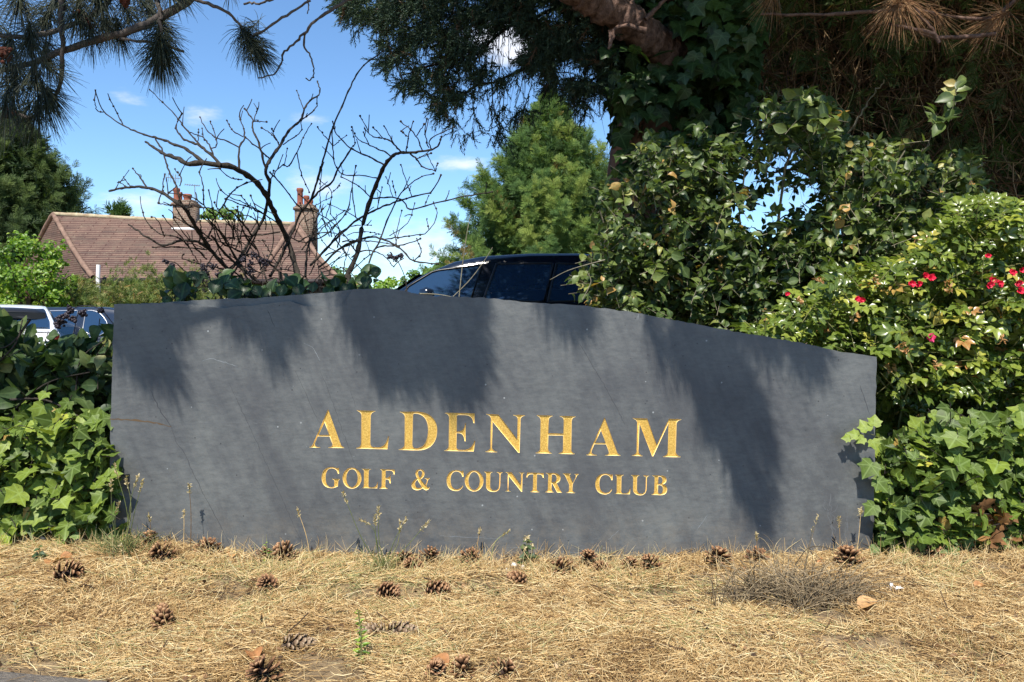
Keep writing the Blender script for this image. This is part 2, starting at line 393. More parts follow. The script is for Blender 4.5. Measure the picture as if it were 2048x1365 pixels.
fl = np.stack([x, y, gz(x, y) + RNG.uniform(.006, .02, n)], -1); inst(mb, (np.array([(-.3, 0, .05), (.2, -.1, 0), (.35, .5, .12), (.1, 1, 0), (-.25, .6, .1)]), [np.array([[0, 1, 2, 3, 4]])], np.zeros(5)), fl, frames(rv(n, .45) + np.array([0, 0, 1]), rv(n)), RNG.uniform(.005, .016, n), np.clip(RNG.normal(.3, .3, n), 0, 1))
n = 260; x = RNG.uniform(-1.8, 1.8, n); y = RNG.uniform(1.6, 2.27, n); d = rv(n) * np.array([1, .8, .12]); d = nrm(d) * RNG.uniform(.03, .12, (n, 1)); C = np.stack([x, y, gz(x, y) + .016], -1)[:, None] + d[:, None] * np.linspace(-.5, .5, 5)[None, :, None] + rv(n * 5, .0015).reshape(n, 5, 3); C[:, :, 1] = np.minimum(C[:, :, 1], SD - .004)
tubes(mb, C, np.full((n, 5), .0012) * RNG.uniform(.6, 1.5, (n, 1)), 4, rnd=RNG.random(n) * .3)
tag(mb.build('leaf_litter', LITTER), 'crumbled brown leaf scraps and broken twigs scattered over the straw', 'leaf litter', kind='stuff')
mb = MB()
for (px, py, n, r) in [(600, 1215, 260, .10), (580, 1250, 120, .07), (1245, 1160, 220, .09), (960, 1190, 120, .06), (1310, 1180, 90, .05), (120, 1230, 160, .09), (320, 1260, 100, .06), (940, 1300, 90, .06),
                       (1540, 1250, 60, .05), (1900, 1290, 80, .08), (870, 1170, 60, .04), (640, 1190, 120, .07), (1850, 1140, 100, .07), (1400, 1300, 80, .07), (400, 1170, 60, .06), (1120, 1290, 60, .05)]:
    Y = CH * F / (py - 640); c = P(px, py, Y)
    p = c[None] + np.stack([RNG.normal(size=n) * r, RNG.normal(size=n) * r * .8, np.zeros(n)], -1)
    p[:, 1] = np.clip(p[:, 1], 1.5, SD - .02); p[:, 2] = gz(p[:, 0], p[:, 1])
    h = RNG.uniform(.015, .05, n); d = rv(n, .6); d[:, 2] = 1; d = nrm(d)
    t = np.linspace(0, 1, 4)[None, :, None]
    C = p[:, None] + d[:, None] * t * h[:, None, None] + np.array([0, 0, -1]) * (t ** 2) * h[:, None, None] * .3
    tubes(mb, C, np.array([[.0009, .0008, .0006, .0002]]) * RNG.uniform(.7, 1.3, (n, 1)), 3)
tag(mb.build('green_grass_patch', GREENG), 'thin greenish grass shoots in patches among the straw', 'grass', kind='stuff')

# ------------------------------------------------------------------ slate sign
def path(s, ox, oy, sc=5.12):
    """mini svg path -> photo pixel outline"""
    tk = s.split(); i = 0; pts = []
    while i < len(tk):
        c = tk[i]
        if c in 'ML': pts.append((float(tk[i + 1]), float(tk[i + 2]))); i += 3
        elif c == 'Q':
            x0, y0 = pts[-1]; cx, cy, x, y = map(float, tk[i + 1:i + 5])
            for t in np.linspace(0, 1, 9)[1:]:
                pts.append(((1 - t) ** 2 * x0 + 2 * t * (1 - t) * cx + t * t * x, (1 - t) ** 2 * y0 + 2 * t * (1 - t) * cy + t * t * y))
            i += 5
        else: i += 1
    if math.dist(pts[0], pts[-1]) < 2: pts.pop()
    return np.array(pts) / sc + np.array([ox, oy])
def ell(cx, cy, rx, ry, ox, oy, n=40):
    a = np.arange(n) / n * 2 * math.pi
    return np.stack([cx + rx * np.cos(a), cy + ry * np.sin(a)], -1) / 5.12 + np.array([ox, oy])
A4 = (600, 800); A5 = (980, 800)
G = {
 'A': [path("M 98 490 L 98 485 Q 122 480 132 460 L 285 103 L 291 103 L 418 460 Q 428 482 452 488 L 452 496 L 292 494 L 292 488 Q 325 485 330 470 Q 334 462 326 440 L 303 378 L 182 376 L 160 430 Q 150 460 155 468 Q 162 484 208 487 L 208 493", *A4),
       path("M 192 362 L 298 362 L 251 230", *A4)],
 'L': [path("M 583 112 L 583 107 L 775 114 L 775 119 Q 728 128 725 165 L 720 440 Q 720 487 765 487 L 800 488 Q 880 488 902 375 L 912 375 L 895 508 L 575 500 L 575 494 Q 622 488 626 450 L 628 165 Q 628 125 583 112", *A4)],
 'D': [path("M 1022 128 L 1022 122 L 1180 122 Q 1300 120 1360 185 Q 1405 240 1404 315 Q 1403 420 1340 475 Q 1285 518 1205 518 L 1012 513 L 1012 507 Q 1066 500 1070 455 L 1072 180 Q 1070 138 1022 128", *A4),
       path("M 1157 160 Q 1158 140 1180 141 Q 1240 145 1275 185 Q 1312 235 1310 310 Q 1308 410 1270 460 Q 1240 497 1185 497 Q 1152 495 1150 455", *A4)],
 'E': [path("M 1483 138 L 1483 132 L 1790 140 L 1786 238 L 1776 240 Q 1768 160 1690 157 L 1622 156 Q 1608 156 1608 172 L 1604 325 L 1625 325 Q 1685 320 1690 240 L 1698 240 L 1694 425 L 1686 425 Q 1680 345 1625 342 L 1604 342 L 1602 480 Q 1602 513 1640 513 L 1670 513 Q 1765 513 1785 420 L 1796 422 L 1778 530 L 1476 523 L 1476 517 Q 1520 512 1522 470 L 1526 190 Q 1526 145 1483 138", *A4)],
 'N': [path("M -38 151 L -38 145 L 85 152 L 278 402 L 282 200 Q 282 165 235 160 L 235 154 L 358 158 L 358 163 Q 315 170 313 205 L 302 542 L 288 542 L 25 222 L 20 480 Q 20 522 75 532 L 75 538 L -50 534 L -50 528 Q 2 520 4 480 L 10 200 Q 8 160 -38 151", *A5)],
 'H': [path("M 480 163 L 480 157 L 643 162 L 643 167 Q 603 175 602 210 L 598 342 L 752 345 L 755 215 Q 755 178 713 171 L 713 165 L 877 170 L 877 175 Q 840 180 838 215 L 832 505 Q 832 540 868 550 L 868 557 L 703 553 L 703 547 Q 745 540 747 505 L 750 367 L 597 364 L 594 495 Q 594 535 635 545 L 635 551 L 467 547 L 467 541 Q 512 535 513 495 L 518 215 Q 518 175 480 163", *A5)],
 'M': [path("M 1463 194 L 1463 188 L 1610 192 L 1708 465 L 1832 195 L 1960 200 L 1960 205 Q 1912 212 1910 250 L 1902 530 Q 1902 568 1950 581 L 1950 588 L 1770 585 L 1770 579 Q 1818 570 1820 530 L 1828 240 L 1672 578 L 1660 578 L 1530 240 L 1522 525 Q 1522 560 1562 571 L 1562 577 L 1455 573 L 1455 567 Q 1500 560 1502 525 L 1508 240 Q 1505 200 1463 194", *A5)],
 'G': [path("M 392 697 L 398 697 L 400 755 L 390 755 Q 375 702 322 702 Q 262 705 262 795 Q 262 885 325 887 Q 345 887 350 875 L 350 828 Q 350 812 328 808 L 328 803 L 410 808 L 410 813 Q 393 818 392 835 L 388 880 Q 350 898 320 898 Q 222 893 220 795 Q 224 692 325 690 Q 355 690 375 701 Q 386 705 392 697", *A4)],
 'O': [ell(533, 797, 98, 101, *A4), ell(533, 797, 59, 87, *A4)],
 'F': [path("M 820 711 L 820 706 L 970 712 L 968 760 L 960 760 Q 955 722 915 721 L 885 721 Q 877 721 877 730 L 876 795 L 890 795 Q 920 793 922 760 L 928 760 L 926 850 L 920 850 Q 915 812 890 810 L 875 810 L 873 870 Q 873 895 895 899 L 895 905 L 812 903 L 812 898 Q 835 893 835 865 L 838 735 Q 838 712 820 711", *A4)],
 '&': [path("M 1228 707 Q 1275 710 1275 750 Q 1274 785 1235 808 L 1283 862 Q 1300 830 1300 815 Q 1300 803 1278 800 L 1278 794 L 1328 794 L 1328 800 Q 1314 803 1308 825 Q 1302 850 1293 872 Q 1312 893 1328 880 L 1328 886 Q 1315 917 1290 915 Q 1270 912 1255 895 Q 1225 917 1195 915 Q 1142 910 1140 865 Q 1143 825 1198 798 Q 1182 770 1182 750 Q 1185 708 1228 707", *A4),
       path("M 1226 720 Q 1208 722 1208 745 Q 1210 765 1226 790 Q 1250 772 1250 745 Q 1250 720 1226 720", *A4),
       path("M 1204 812 Q 1180 825 1178 855 Q 1182 890 1215 893 Q 1232 892 1244 882", *A4)],
 'C': [path("M 1667 727 L 1675 727 L 1673 785 L 1663 785 Q 1650 735 1600 733 Q 1543 738 1542 820 Q 1543 905 1605 909 Q 1645 908 1665 870 L 1671 875 Q 1650 925 1595 925 Q 1503 920 1500 822 Q 1505 725 1600 720 Q 1628 720 1650 733 Q 1660 736 1667 727", *A4)],
 'U': [path("M -60 736 L -60 731 L 27 734 L 27 739 Q 4 742 4 765 L 2 870 Q 3 918 45 919 Q 92 918 95 865 L 98 765 Q 97 744 68 741 L 68 735 L 130 738 L 130 743 Q 108 746 108 768 L 105 865 Q 102 935 35 935 Q -42 932 -40 865 L -38 765 Q -38 742 -60 736", *A5)],
 'T': [path("M 382 742 L 548 748 L 550 795 L 543 795 Q 535 762 500 761 L 488 761 Q 482 761 482 768 L 479 905 Q 479 930 505 936 L 505 942 L 414 940 L 414 935 Q 440 930 440 900 L 443 768 Q 443 760 436 760 L 425 760 Q 390 760 382 792 L 375 790", *A5)],
 'R': [path("M 575 752 L 575 747 L 665 748 Q 732 755 732 800 Q 730 838 690 850 L 730 925 Q 738 940 748 943 L 748 948 L 695 946 L 645 855 L 637 855 L 636 905 Q 637 932 660 939 L 660 945 L 568 943 L 568 938 Q 595 933 596 905 L 600 775 Q 600 755 575 752", *A5),
       path("M 640 766 Q 640 762 655 762 Q 690 765 690 802 Q 690 840 650 841 L 638 841", *A5)],
 'Y': [path("M 735 753 L 735 748 L 822 751 L 822 756 Q 805 760 812 775 L 845 842 L 875 785 Q 882 765 860 758 L 860 753 L 907 755 L 907 760 Q 893 763 885 780 L 842 862 L 840 915 Q 840 940 868 945 L 868 951 L 776 948 L 776 943 Q 802 940 803 912 L 805 865 L 765 780 Q 755 760 735 753", *A5)],
 'B': [path("M 1660 782 L 1660 777 L 1750 778 Q 1808 782 1808 825 Q 1806 858 1770 868 Q 1815 878 1815 920 Q 1812 978 1745 977 L 1652 973 L 1652 968 Q 1680 965 1682 935 L 1686 805 Q 1686 785 1660 782", *A5),
       path("M 1725 796 Q 1725 790 1738 790 Q 1766 793 1766 826 Q 1765 860 1735 861 L 1723 861", *A5),
       path("M 1722 876 L 1738 876 Q 1770 880 1770 920 Q 1768 962 1738 962 Q 1720 962 1720 945", *A5)],
}
big = [('A', 619, 688.3, 820, 896.5), ('L', 712.3, 778, 821, 899), ('D', 797.7, 874.3, 823.8, 901.2), ('E', 888.3, 950.7, 825.8, 903.5),
       ('N', 970.3, 1050, 828.3, 905.9), ('H', 1071.2, 1151.3, 830.7, 908.8), ('A', 1172.4, 1240.9, 836, 912), ('M', 1264, 1363, 836.7, 914.9)]
sm = [('G', 643, 680), ('O', 685, 723), ('L', 722.5, 756), ('F', 758.7, 789.5), ('&', 822.7, 859.4), ('C', 893, 927), ('O', 929.5, 967), ('U', 968, 1005.4),
      ('N', 1010, 1049.5), ('T', 1053, 1087.4), ('R', 1090.5, 1124), ('Y', 1125.2, 1157.5), ('C', 1190.5, 1225.2), ('L', 1228.4, 1261.3), ('U', 1262.2, 1298), ('B', 1302.6, 1334.5)]
letters = []
def place(ch, x0, x1, y0, y1):
    cs = G[ch]; lo = cs[0].min(0); hi = cs[0].max(0)
    return [np.stack([x0 + (c[:, 0] - lo[0]) / (hi[0] - lo[0]) * (x1 - x0), y0 + (c[:, 1] - lo[1]) / (hi[1] - lo[1]) * (y1 - y0)], -1) for c in cs]
for a in big: letters.append(place(*a))
for ch, x0, x1 in sm:
    yb = 975.5 + ((x0 + x1) / 2 - 660) * .0232; o = 1.2 if ch in 'GOCU&' else 0
    letters.append(place(ch, x0, x1, yb - 39.6 - (0 if ch == 'U' else o), yb + o))

FY = SD            # front face plane of the slate
def F3(p, y): q = P(p[:, 0], p[:, 1], FY); q[:, 1] = y; return q
def dens(poly, step, jit, closed=False):
    out = []
    for a, b in zip(poly[:-1], poly[1:]):
        n = max(1, int(math.dist(a, b) / step))
        for k in range(n):
            t = k / n; out.append((a[0] + (b[0] - a[0]) * t, a[1] + (b[1] - a[1]) * t))
    out.append(poly[-1]); out = np.array(out, float)
    out[1:-1] += RNG.normal(size=(len(out) - 2, 2)) * jit
    return out
top_f = [(228, 609), (250, 609), (307, 608), (342, 606), (403, 612), (441, 616), (478, 613.5), (513, 611), (560, 604), (581, 603), (608, 612), (640, 613), (683, 613), (694, 598), (706, 580), (735, 578), (765, 576.5), (793, 580), (841, 590), (889, 593.5), (947, 595),
         (978, 597), (1009, 600), (1043, 604), (1111, 608), (1162, 611), (1248, 622), (1282, 628), (1348, 640), (1410, 652), (1468, 663), (1519, 671), (1575, 681), (1621, 690), (1642, 695), (1690, 706), (1753, 714)]
right = [(1753, 714), (1751, 850), (1748, 1000), (1744, 1150)]
left = [(214, 1150), (217, 1080), (219, 990), (221, 850), (224, 760), (228, 609)]
tf = dens(top_f, 9, .7); rt = dens(right, 14, .7); lf = dens(left, 14, .7)
front = np.vstack([tf, rt[1:], lf[:-1]])
top_b = [(229, 609), (300, 607), (342, 604.5), (360, 602), (393, 600), (444, 598.5), (500, 596.5), (560, 592.5), (620, 588), (665, 583), (706, 579.5)]
tb = dens(top_b, 9, .7); k0 = np.argmin(np.abs(tf[:, 0] - 706)); back = np.vstack([tb, tf[k0 + 1:], rt[1:], lf[:-1]])

slate = mat('slate', (.1, .1, .1), .5, .45); sb = slate.node_tree.nodes["Principled BSDF"]
n1 = noise(slate, 3.0, 6, .6); n2 = noise(slate, 55, 9, .75, scale=(.6, 1, 1.5)); n3 = noise(slate, 9, 9, .62, vec=(0, .42, 0), scale=(3.0, 1, .45))
c = mixc(slate, ramp(slate, n1, [(.3, (0, 0, 0)), (.7, (1, 1, 1))]), (.064, .067, .072), (.116, .122, .120))
c = mixc(slate, 1.0, c, ramp(slate, n2, [(.25, (.68, .69, .72)), (.5, (1, 1, 1)), (.8, (1.35, 1.33, 1.3))]), 'MULTIPLY')
c = mixc(slate, 1.0, c, ramp(slate, n3, [(.28, (.78, .79, .82)), (.5, (1, 1, 1)), (.75, (1.12, 1.12, 1.1))]), 'MULTIPLY')
# white specks and small dark pits in the stone
vo = N(slate, "ShaderNodeTexVoronoi"); vo.inputs['Scale'].default_value = 16; tc = N(slate, "ShaderNodeTexCoord"); L(slate, tc.outputs['Object'], vo.inputs['Vector'])
c = mixc(slate, ramp(slate, vo.outputs['Distance'], [(.035, (.6, .6, .6)), (.05, (0, 0, 0))]), c, (.36, .38, .38))
vo2 = N(slate, "ShaderNodeTexVoronoi"); vo2.inputs['Scale'].default_value = 23; mpv = N(slate, "ShaderNodeMapping"); mpv.inputs['Location'].default_value = (3, 1, 7)
L(slate, tc.outputs['Object'], mpv.inputs[0]); L(slate, mpv.outputs[0], vo2.inputs['Vector'])
c = mixc(slate, ramp(slate, vo2.outputs['Distance'], [(.04, (.8, .8, .8)), (.06, (0, 0, 0))]), c, (.02, .02, .022))
# damp stains and runs, soil splashed along the foot
st_ = noise(slate, 2.1, 7, .7, vec=(0, .25, 0), scale=(2.2, 1, .8)); c = mixc(slate, ramp(slate, st_, [(.52, (0, 0, 0)), (.62, (.45, .45, .45))]), c, (.050, .052, .058))
sx_ = N(slate, "ShaderNodeSeparateXYZ"); L(slate, tc.outputs['Object'], sx_.inputs[0])
mr_ = N(slate, "ShaderNodeMapRange"); mr_.inputs[1].default_value = .17; mr_.inputs[2].default_value = .0; L(slate, sx_.outputs[2], mr_.inputs[0])
dm_ = N(slate, "ShaderNodeMath", operation='MULTIPLY'); L(slate, mr_.outputs[0], dm_.inputs[0]); L(slate, ramp(slate, noise(slate, 22, 8, .75), [(.42, (0, 0, 0)), (.75, (.8, .8, .8))]), dm_.inputs[1])
c = mixc(slate, dm_.outputs[0], c, (.20, .17, .13))
wet = N(slate, "ShaderNodeVectorMath", operation='DISTANCE'); wm = N(slate, "ShaderNodeMapping"); wm.inputs['Scale'].default_value = (1.5, 0, 1); L(slate, tc.outputs['Object'], wm.inputs[0])
_w = P(1660, 990, FY) - P(985, 1122, FY); wet.inputs[1].default_value = (_w[0] * 1.5, 0, float(P(1660, 990, FY)[2])); L(slate, wm.outputs[0], wet.inputs[0])
wa = N(slate, "ShaderNodeMath", operation='ADD'); L(slate, wet.outputs['Value'], wa.inputs[0]); L(slate, noise(slate, 9, 6, .7), wa.inputs[1])
c = mixc(slate, ramp(slate, wa.outputs[0], [(.56, (.5, .5, .5)), (.72, (0, 0, 0))]), c, (.050, .052, .056))
L(slate, c, sb.inputs['Base Color'])
L(slate, ramp(slate, n2, [(.3, (.42, .42, .42)), (.7, (.62, .62, .62))]), sb.inputs['Roughness'])
hb = mixc(slate, .5, n2, n3); bump(slate, hb, .35, .004)
gold = mat('gold_leaf', (.62, .36, .06), .42, .6, .35); gno = noise(gold, 260, 6, .7); gb = gold.node_tree.nodes["Principled BSDF"]
L(gold, ramp(gold, gno, [(.3, (.36, .20, .035)), (.5, (.60, .37, .075)), (.7, (.82, .58, .16))]), gb.inputs['Base Color']); bump(gold, gno, .6, .002)
gold2 = mat('gold_bevel', (.92, .70, .30), .35, .6, .2)

sign = thing('slate_sign', (P(985, 1122, FY)[0], FY + .03, 0), 'large dark grey slate slab with a wavy top edge and gilded carved lettering', 'sign')
mb = MB(); TH = .058
def tess(mb, loops, y, flip=False, mi=0):
    L3 = [[Vector((float(p[0]), float(p[1]), 0)) for p in l] for l in loops]
    tri = tessellate_polygon(L3); flat = np.vstack(loops)
    q = P(flat[:, 0], flat[:, 1], FY); q[:, 1] = y
    T = np.array(tri)
    a, b, c_ = q[T[:, 0]], q[T[:, 1]], q[T[:, 2]]
    ny = np.cross(b - a, c_ - a)[:, 1]; fl = (ny > 0) != flip
    T[fl] = T[fl][:, ::-1]
    mb.add(q, T, mi=mi); return
def area(c): x, y = c[:, 0], c[:, 1]; return .5 * np.sum(x * np.roll(y, -1) - np.roll(x, -1) * y)
def ccw(c, s=1): return c if area(c) * s > 0 else c[::-1]
tess(mb, [ccw(front)] + [ccw(l[0], -1) for l in letters], FY)
for l in letters:
    for h in l[1:]: tess(mb, [ccw(h)], FY)
tess(mb, [back], FY + TH, True)
def ring(mb, c, y0, y1, mi=0):
    a = F3(c, y0); b = F3(c, y1); n = len(c); i = np.arange(n); j = (i + 1) % n
    mb.add(np.vstack([a, b]), np.stack([i, j, j + n, i + n], -1), mi=mi)
ring(mb, front, FY, FY + .014)
ring(mb, back, FY + .014, FY + TH)
tess(mb, [back], FY + .014)
slab = mb.build('slab', slate, sign)
# letters: gilded, sunk into the slab with a bevelled rim
DEP = .004
def inset(c, d):
    c = np.asarray(c); e1_ = c - np.roll(c, 1, 0); e2_ = np.roll(c, -1, 0) - c
    n1_ = np.stack([-e1_[:, 1], e1_[:, 0]], -1); n2_ = np.stack([-e2_[:, 1], e2_[:, 0]], -1)
    n1_ /= np.linalg.norm(n1_, axis=1, keepdims=True) + 1e-9; n2_ /= np.linalg.norm(n2_, axis=1, keepdims=True) + 1e-9
    m = n1_ + n2_; l = np.linalg.norm(m, axis=1, keepdims=True); m = m / np.maximum(l, .8)
    return c + m * d
for l in letters:
    mb = MB(); ins = []
    for k, c_ in enumerate(l):
        c_ = ccw(c_, 1 if k == 0 else -1); d = .9
        i_ = inset(c_, d); ins.append(i_)
        a = F3(c_, FY + .0001); b = F3(i_, FY + DEP); n = len(c_); i = np.arange(n); j = (i + 1) % n
        mb.add(np.vstack([a, b]), np.stack([i, i + n, j + n, j], -1), mi=1)
    tess(mb, ins, FY + DEP)
    mb.build('letter', [gold, gold2], sign)
# rusty crack, scratches and lichen runs: real marks on the stone
chalk2 = mat('faint_water_mark', (.12, .125, .13), .9, .1); rust = mat('rust_crack', (.11, .075, .045), .9, .1); chalk = mat('chalky_scratch', (.22, .24, .25), .9, .1); dk = mat('dark_seam', (.055, .059, .064), .8, .2)
def mark(name, pts, w0, m, K=30, jit=.6):
    p = dens(pts, 6, jit); q = F3(p, FY - .0004); t = np.linspace(0, 1, len(p)); wv = w0 * (.35 + .65 * np.sin(t * math.pi) ** .5) * RNG.uniform(.5, 1.3, len(p)) / 640
    tg = nrm(np.gradient(q, axis=0)); nn = np.stack([-tg[:, 2], 0 * t, tg[:, 0]], -1) * wv[:, None]
    i = np.arange(len(p) - 1); n = len(p); mb = MB(); mb.add(np.vstack([q + nn, q - nn]), np.stack([i, i + n, i + n + 1, i + 1], -1)); return mb.build(name, m, sign)
mark('crack', [(219, 838), (255, 840), (290, 843), (320, 848), (343, 854)], 1.7, rust, jit=.4)
mark('crack', [(343, 854), (358, 850), (400, 847), (470, 846), (560, 848)], .7, chalk2, jit=.8)
for ps, w_, m_ in [([(343, 855), (352, 885), (365, 900), (400, 975), (440, 1050), (470, 1110)], .55, dk), ([(300, 780), (325, 830), (343, 854)], .8, dk), ([(405, 722), (420, 716), (440, 722), (475, 733)], .5, chalk),
                   ([(603, 684), (625, 695), (640, 722)], .4, chalk), ([(1276, 640), (1277, 628)], .5, chalk), ([(1160, 690), (1185, 730), (1225, 800), (1250, 850)], .55, dk), ([(700, 780), (712, 815)], .4, dk),
                   ([(534, 620), (550, 655)], .5, dk), ([(640, 740), (660, 790), (720, 960)], .35, dk), ([(455, 760), (520, 900), (610, 1100)], .4, dk), ([(1720, 770), (1740, 830)], .7, dk), ([(590, 740), (640, 850)], .35, dk),
                   ([(1010, 1095), (1100, 1100)], .4, chalk), ([(1120, 1105), (1190, 1108)], .4, chalk), ([(880, 1072), (1000, 1078)], .35, chalk), ([(1415, 1030), (1390, 1065)], .35, chalk), ([(1240, 1060), (1215, 1080)], .35, chalk), ([(600, 603.5), (615, 606), (650, 606), (688, 606)], .0, chalk)]:
    if w_ > 0: mark('scratch', ps, w_, m_)
for k in range(11):
    x0 = 1640 + k * 9 + RNG.normal() * 2; y0 = RNG.uniform(985, 1020); mark('water_mark', [(x0, y0), (x0 + RNG.normal() * 5, y0 + 22), (x0 + RNG.normal() * 6, y0 + RNG.uniform(38, 75))], RNG.uniform(.5, 1.1), chalk2, jit=2.2)

# ------------------------------------------------------------------ leaf templates (V, [faces], tip)
def fan(outline, c, fold=.12, curl=.12):
    o = np.array(outline, float); V = np.vstack([[c[0], c[1]], o]); x, y = V[:, 0], V[:, 1]
    z = np.abs(x) * fold * 1.0 - curl * (y - .2) ** 2 - .25 * x * x; n = len(o)
    V3 = np.stack([x, y, z], -1); f = np.array([[0, i + 1, (i + 1) % n + 1] for i in range(n)])
    return V3, f
def ivy():
    o = [(0, 0), (.18, -.12), (.36, -.03), (.50, .10), (.43, .24), (.58, .50), (.38, .53), (.25, .66), (0, 1.0)]
    o = o + [(-x, y) for x, y in o[1:-1][::-1]]
    V, f = fan(o, (0, .18), .25, .25); tip = np.zeros(len(V)); tip[0] = 1
    for k, (x, y) in enumerate(o):
        if (abs(x), y) in ((0, 1.0), (.58, .50), (.50, .10), (0, 0)): tip[k + 1] = 1
    return V, [f], tip
def oval(wd=.32, n=5, fold=.2, curl=.25, twist=0.0):
    y = np.linspace(0, 1, n + 2); wv = np.sin(np.pi * y ** .85) * wd; V = []; F_ = []; tp = []
    for i, (yy, ww) in enumerate(zip(y, wv)):
        z = -curl * (yy - .3) ** 2
        V += [(-ww, yy, z + ww * fold * 2), (0, yy, z), (ww, yy, z + ww * fold * 2)]; tp += [0, 1, 0]
    for i in range(n + 1):
        a = i * 3; F_ += [(a, a + 1, a + 4, a + 3), (a + 1, a + 2, a + 5, a + 4)]
    return np.array(V), [np.array(F_)], np.array(tp, float)
def vary(t, k, a, cz, seed):
    r = np.random.default_rng(seed); out = []
    for i in range(k):
        V = t[0].copy(); V[:, :2] += r.normal(size=(len(V), 2)) * a * (np.abs(V[:, 1:2]) + .15); V[:, 0] *= r.uniform(.82, 1.15); V[:, 2] += cz * r.normal() * V[:, 1] ** 2 + cz * r.normal() * V[:, 0] * V[:, 1] + r.normal(size=len(V)) * a * .5; out.append((V, t[1], t[2]))
    return out
IVYT = ivy(); OVT = oval(.34, 4); OVW = oval(.42, 5, .22, .35)
IVYS = vary(IVYT, 6, .055, .45, 1); OVS = vary(OVT, 5, .03, .4, 2); OVWS = vary(OVW, 5, .03, .45, 3)
def compound():
    V, F_, T = [], [], []; b = oval(.33, 3, .25, .25)
    for (x, y, a, s) in [(0, .55, 0, .48), (-.03, .5, .95, .42), (.03, .5, -.95, .42), (-.02, .22, 1.15, .34), (.02, .22, -1.15, .34)]:
        c, s_ = math.cos(a), math.sin(a); v = b[0] * s; v = np.stack([v[:, 0] * c - v[:, 1] * s_ + x, v[:, 0] * s_ + v[:, 1] * c + y, v[:, 2] + RNG.normal() * .05], -1)
        F_.append(b[1][0] + len(V) * 15 if False else b[1][0] + sum(len(q) for q in V)); V.append(v); T.append(b[2])
    return np.vstack(V), [np.vstack(F_)], np.concatenate(T)
ROSET = [compound() for _ in range(4)]
def spray(n=7, w_=.07):
    """flat cypress frond"""
    V, F_ = [], []
    def blade(p, d, l, w, z=0):
        p = np.array(p, float); d = np.array(d, float) / np.linalg.norm(d); s = np.array([-d[1], d[0], 0]) + RNG.normal(size=3) * .9; s -= d * (s @ d); s /= np.linalg.norm(s); k = len(V); z = 0
        V.extend([p, p + d * l * .45 + s * w + [0, 0, z], p + d * l, p + d * l * .45 - s * w + [0, 0, -z]]); F_.append((k, k + 1, k + 2, k + 3))
    blade((0, 0, 0), (0, 1, 0), 1.0, w_ * .8)
    for i in range(n):
        y = .08 + .8 * i / n; l = .5 * (1 - y) + .14
        for s in (-1, 1):
            blade((0, y, RNG.normal() * .03), (s * .85, 1.0, 1.1 * (RNG.random() - .5)), l * RNG.uniform(.7, 1.25), w_ * RNG.uniform(.8, 1.2), .03)
    return np.array(V, float), [np.array(F_)], np.zeros(len(V))
SPRAY = spray(11, .021); SPRAY5 = spray(6, .045)
def sprig(n=18, l=.30):
    V, F_ = [], []
    for i in range(n):
        y = i / n; a = i * 2.4; d = np.array([math.cos(a) * .75, .75, math.sin(a) * .75]); d /= np.linalg.norm(d); s = np.cross(d, [0, 1, 0]); s /= np.linalg.norm(s)
        p = np.array([0, y, 0]); k = len(V); ll = l * (1 - .4 * y)
        V += [p - s * .034, p + s * .034, p + d * ll]; F_.append((k, k + 1, k + 2))
    k = len(V); V += [np.array([-.03, 0, 0]), np.array([.03, 0, 0]), np.array([0, 1.1, 0])]; F_.append((k, k + 1, k + 2))
    return np.array(V), [np.array(F_)], np.zeros(len(V))
SPRIG = sprig()
def blobt():
    import itertools
    V = []; F_ = []
    for i, th in enumerate((0.0, .9, 1.9, math.pi)):
        if i in (0, 3): V.append((0, 0, math.cos(th)))
        else:
            for k in range(6): V.append((math.sin(th) * math.cos(k * math.pi / 3), math.sin(th) * math.sin(k * math.pi / 3), math.cos(th)))
    T3 = [(0, 1 + k, 1 + (k + 1) % 6) for k in range(6)] + [(13, 7 + (k + 1) % 6, 7 + k) for k in range(6)]; Q = [(1 + k, 7 + k, 7 + (k + 1) % 6, 1 + (k + 1) % 6) for k in range(6)]
    return np.array(V, float), [np.array(T3), np.array(Q)], np.zeros(14)
BALL = blobt()
def rot_rand(n):
    return frames(rv(n), rv(n))

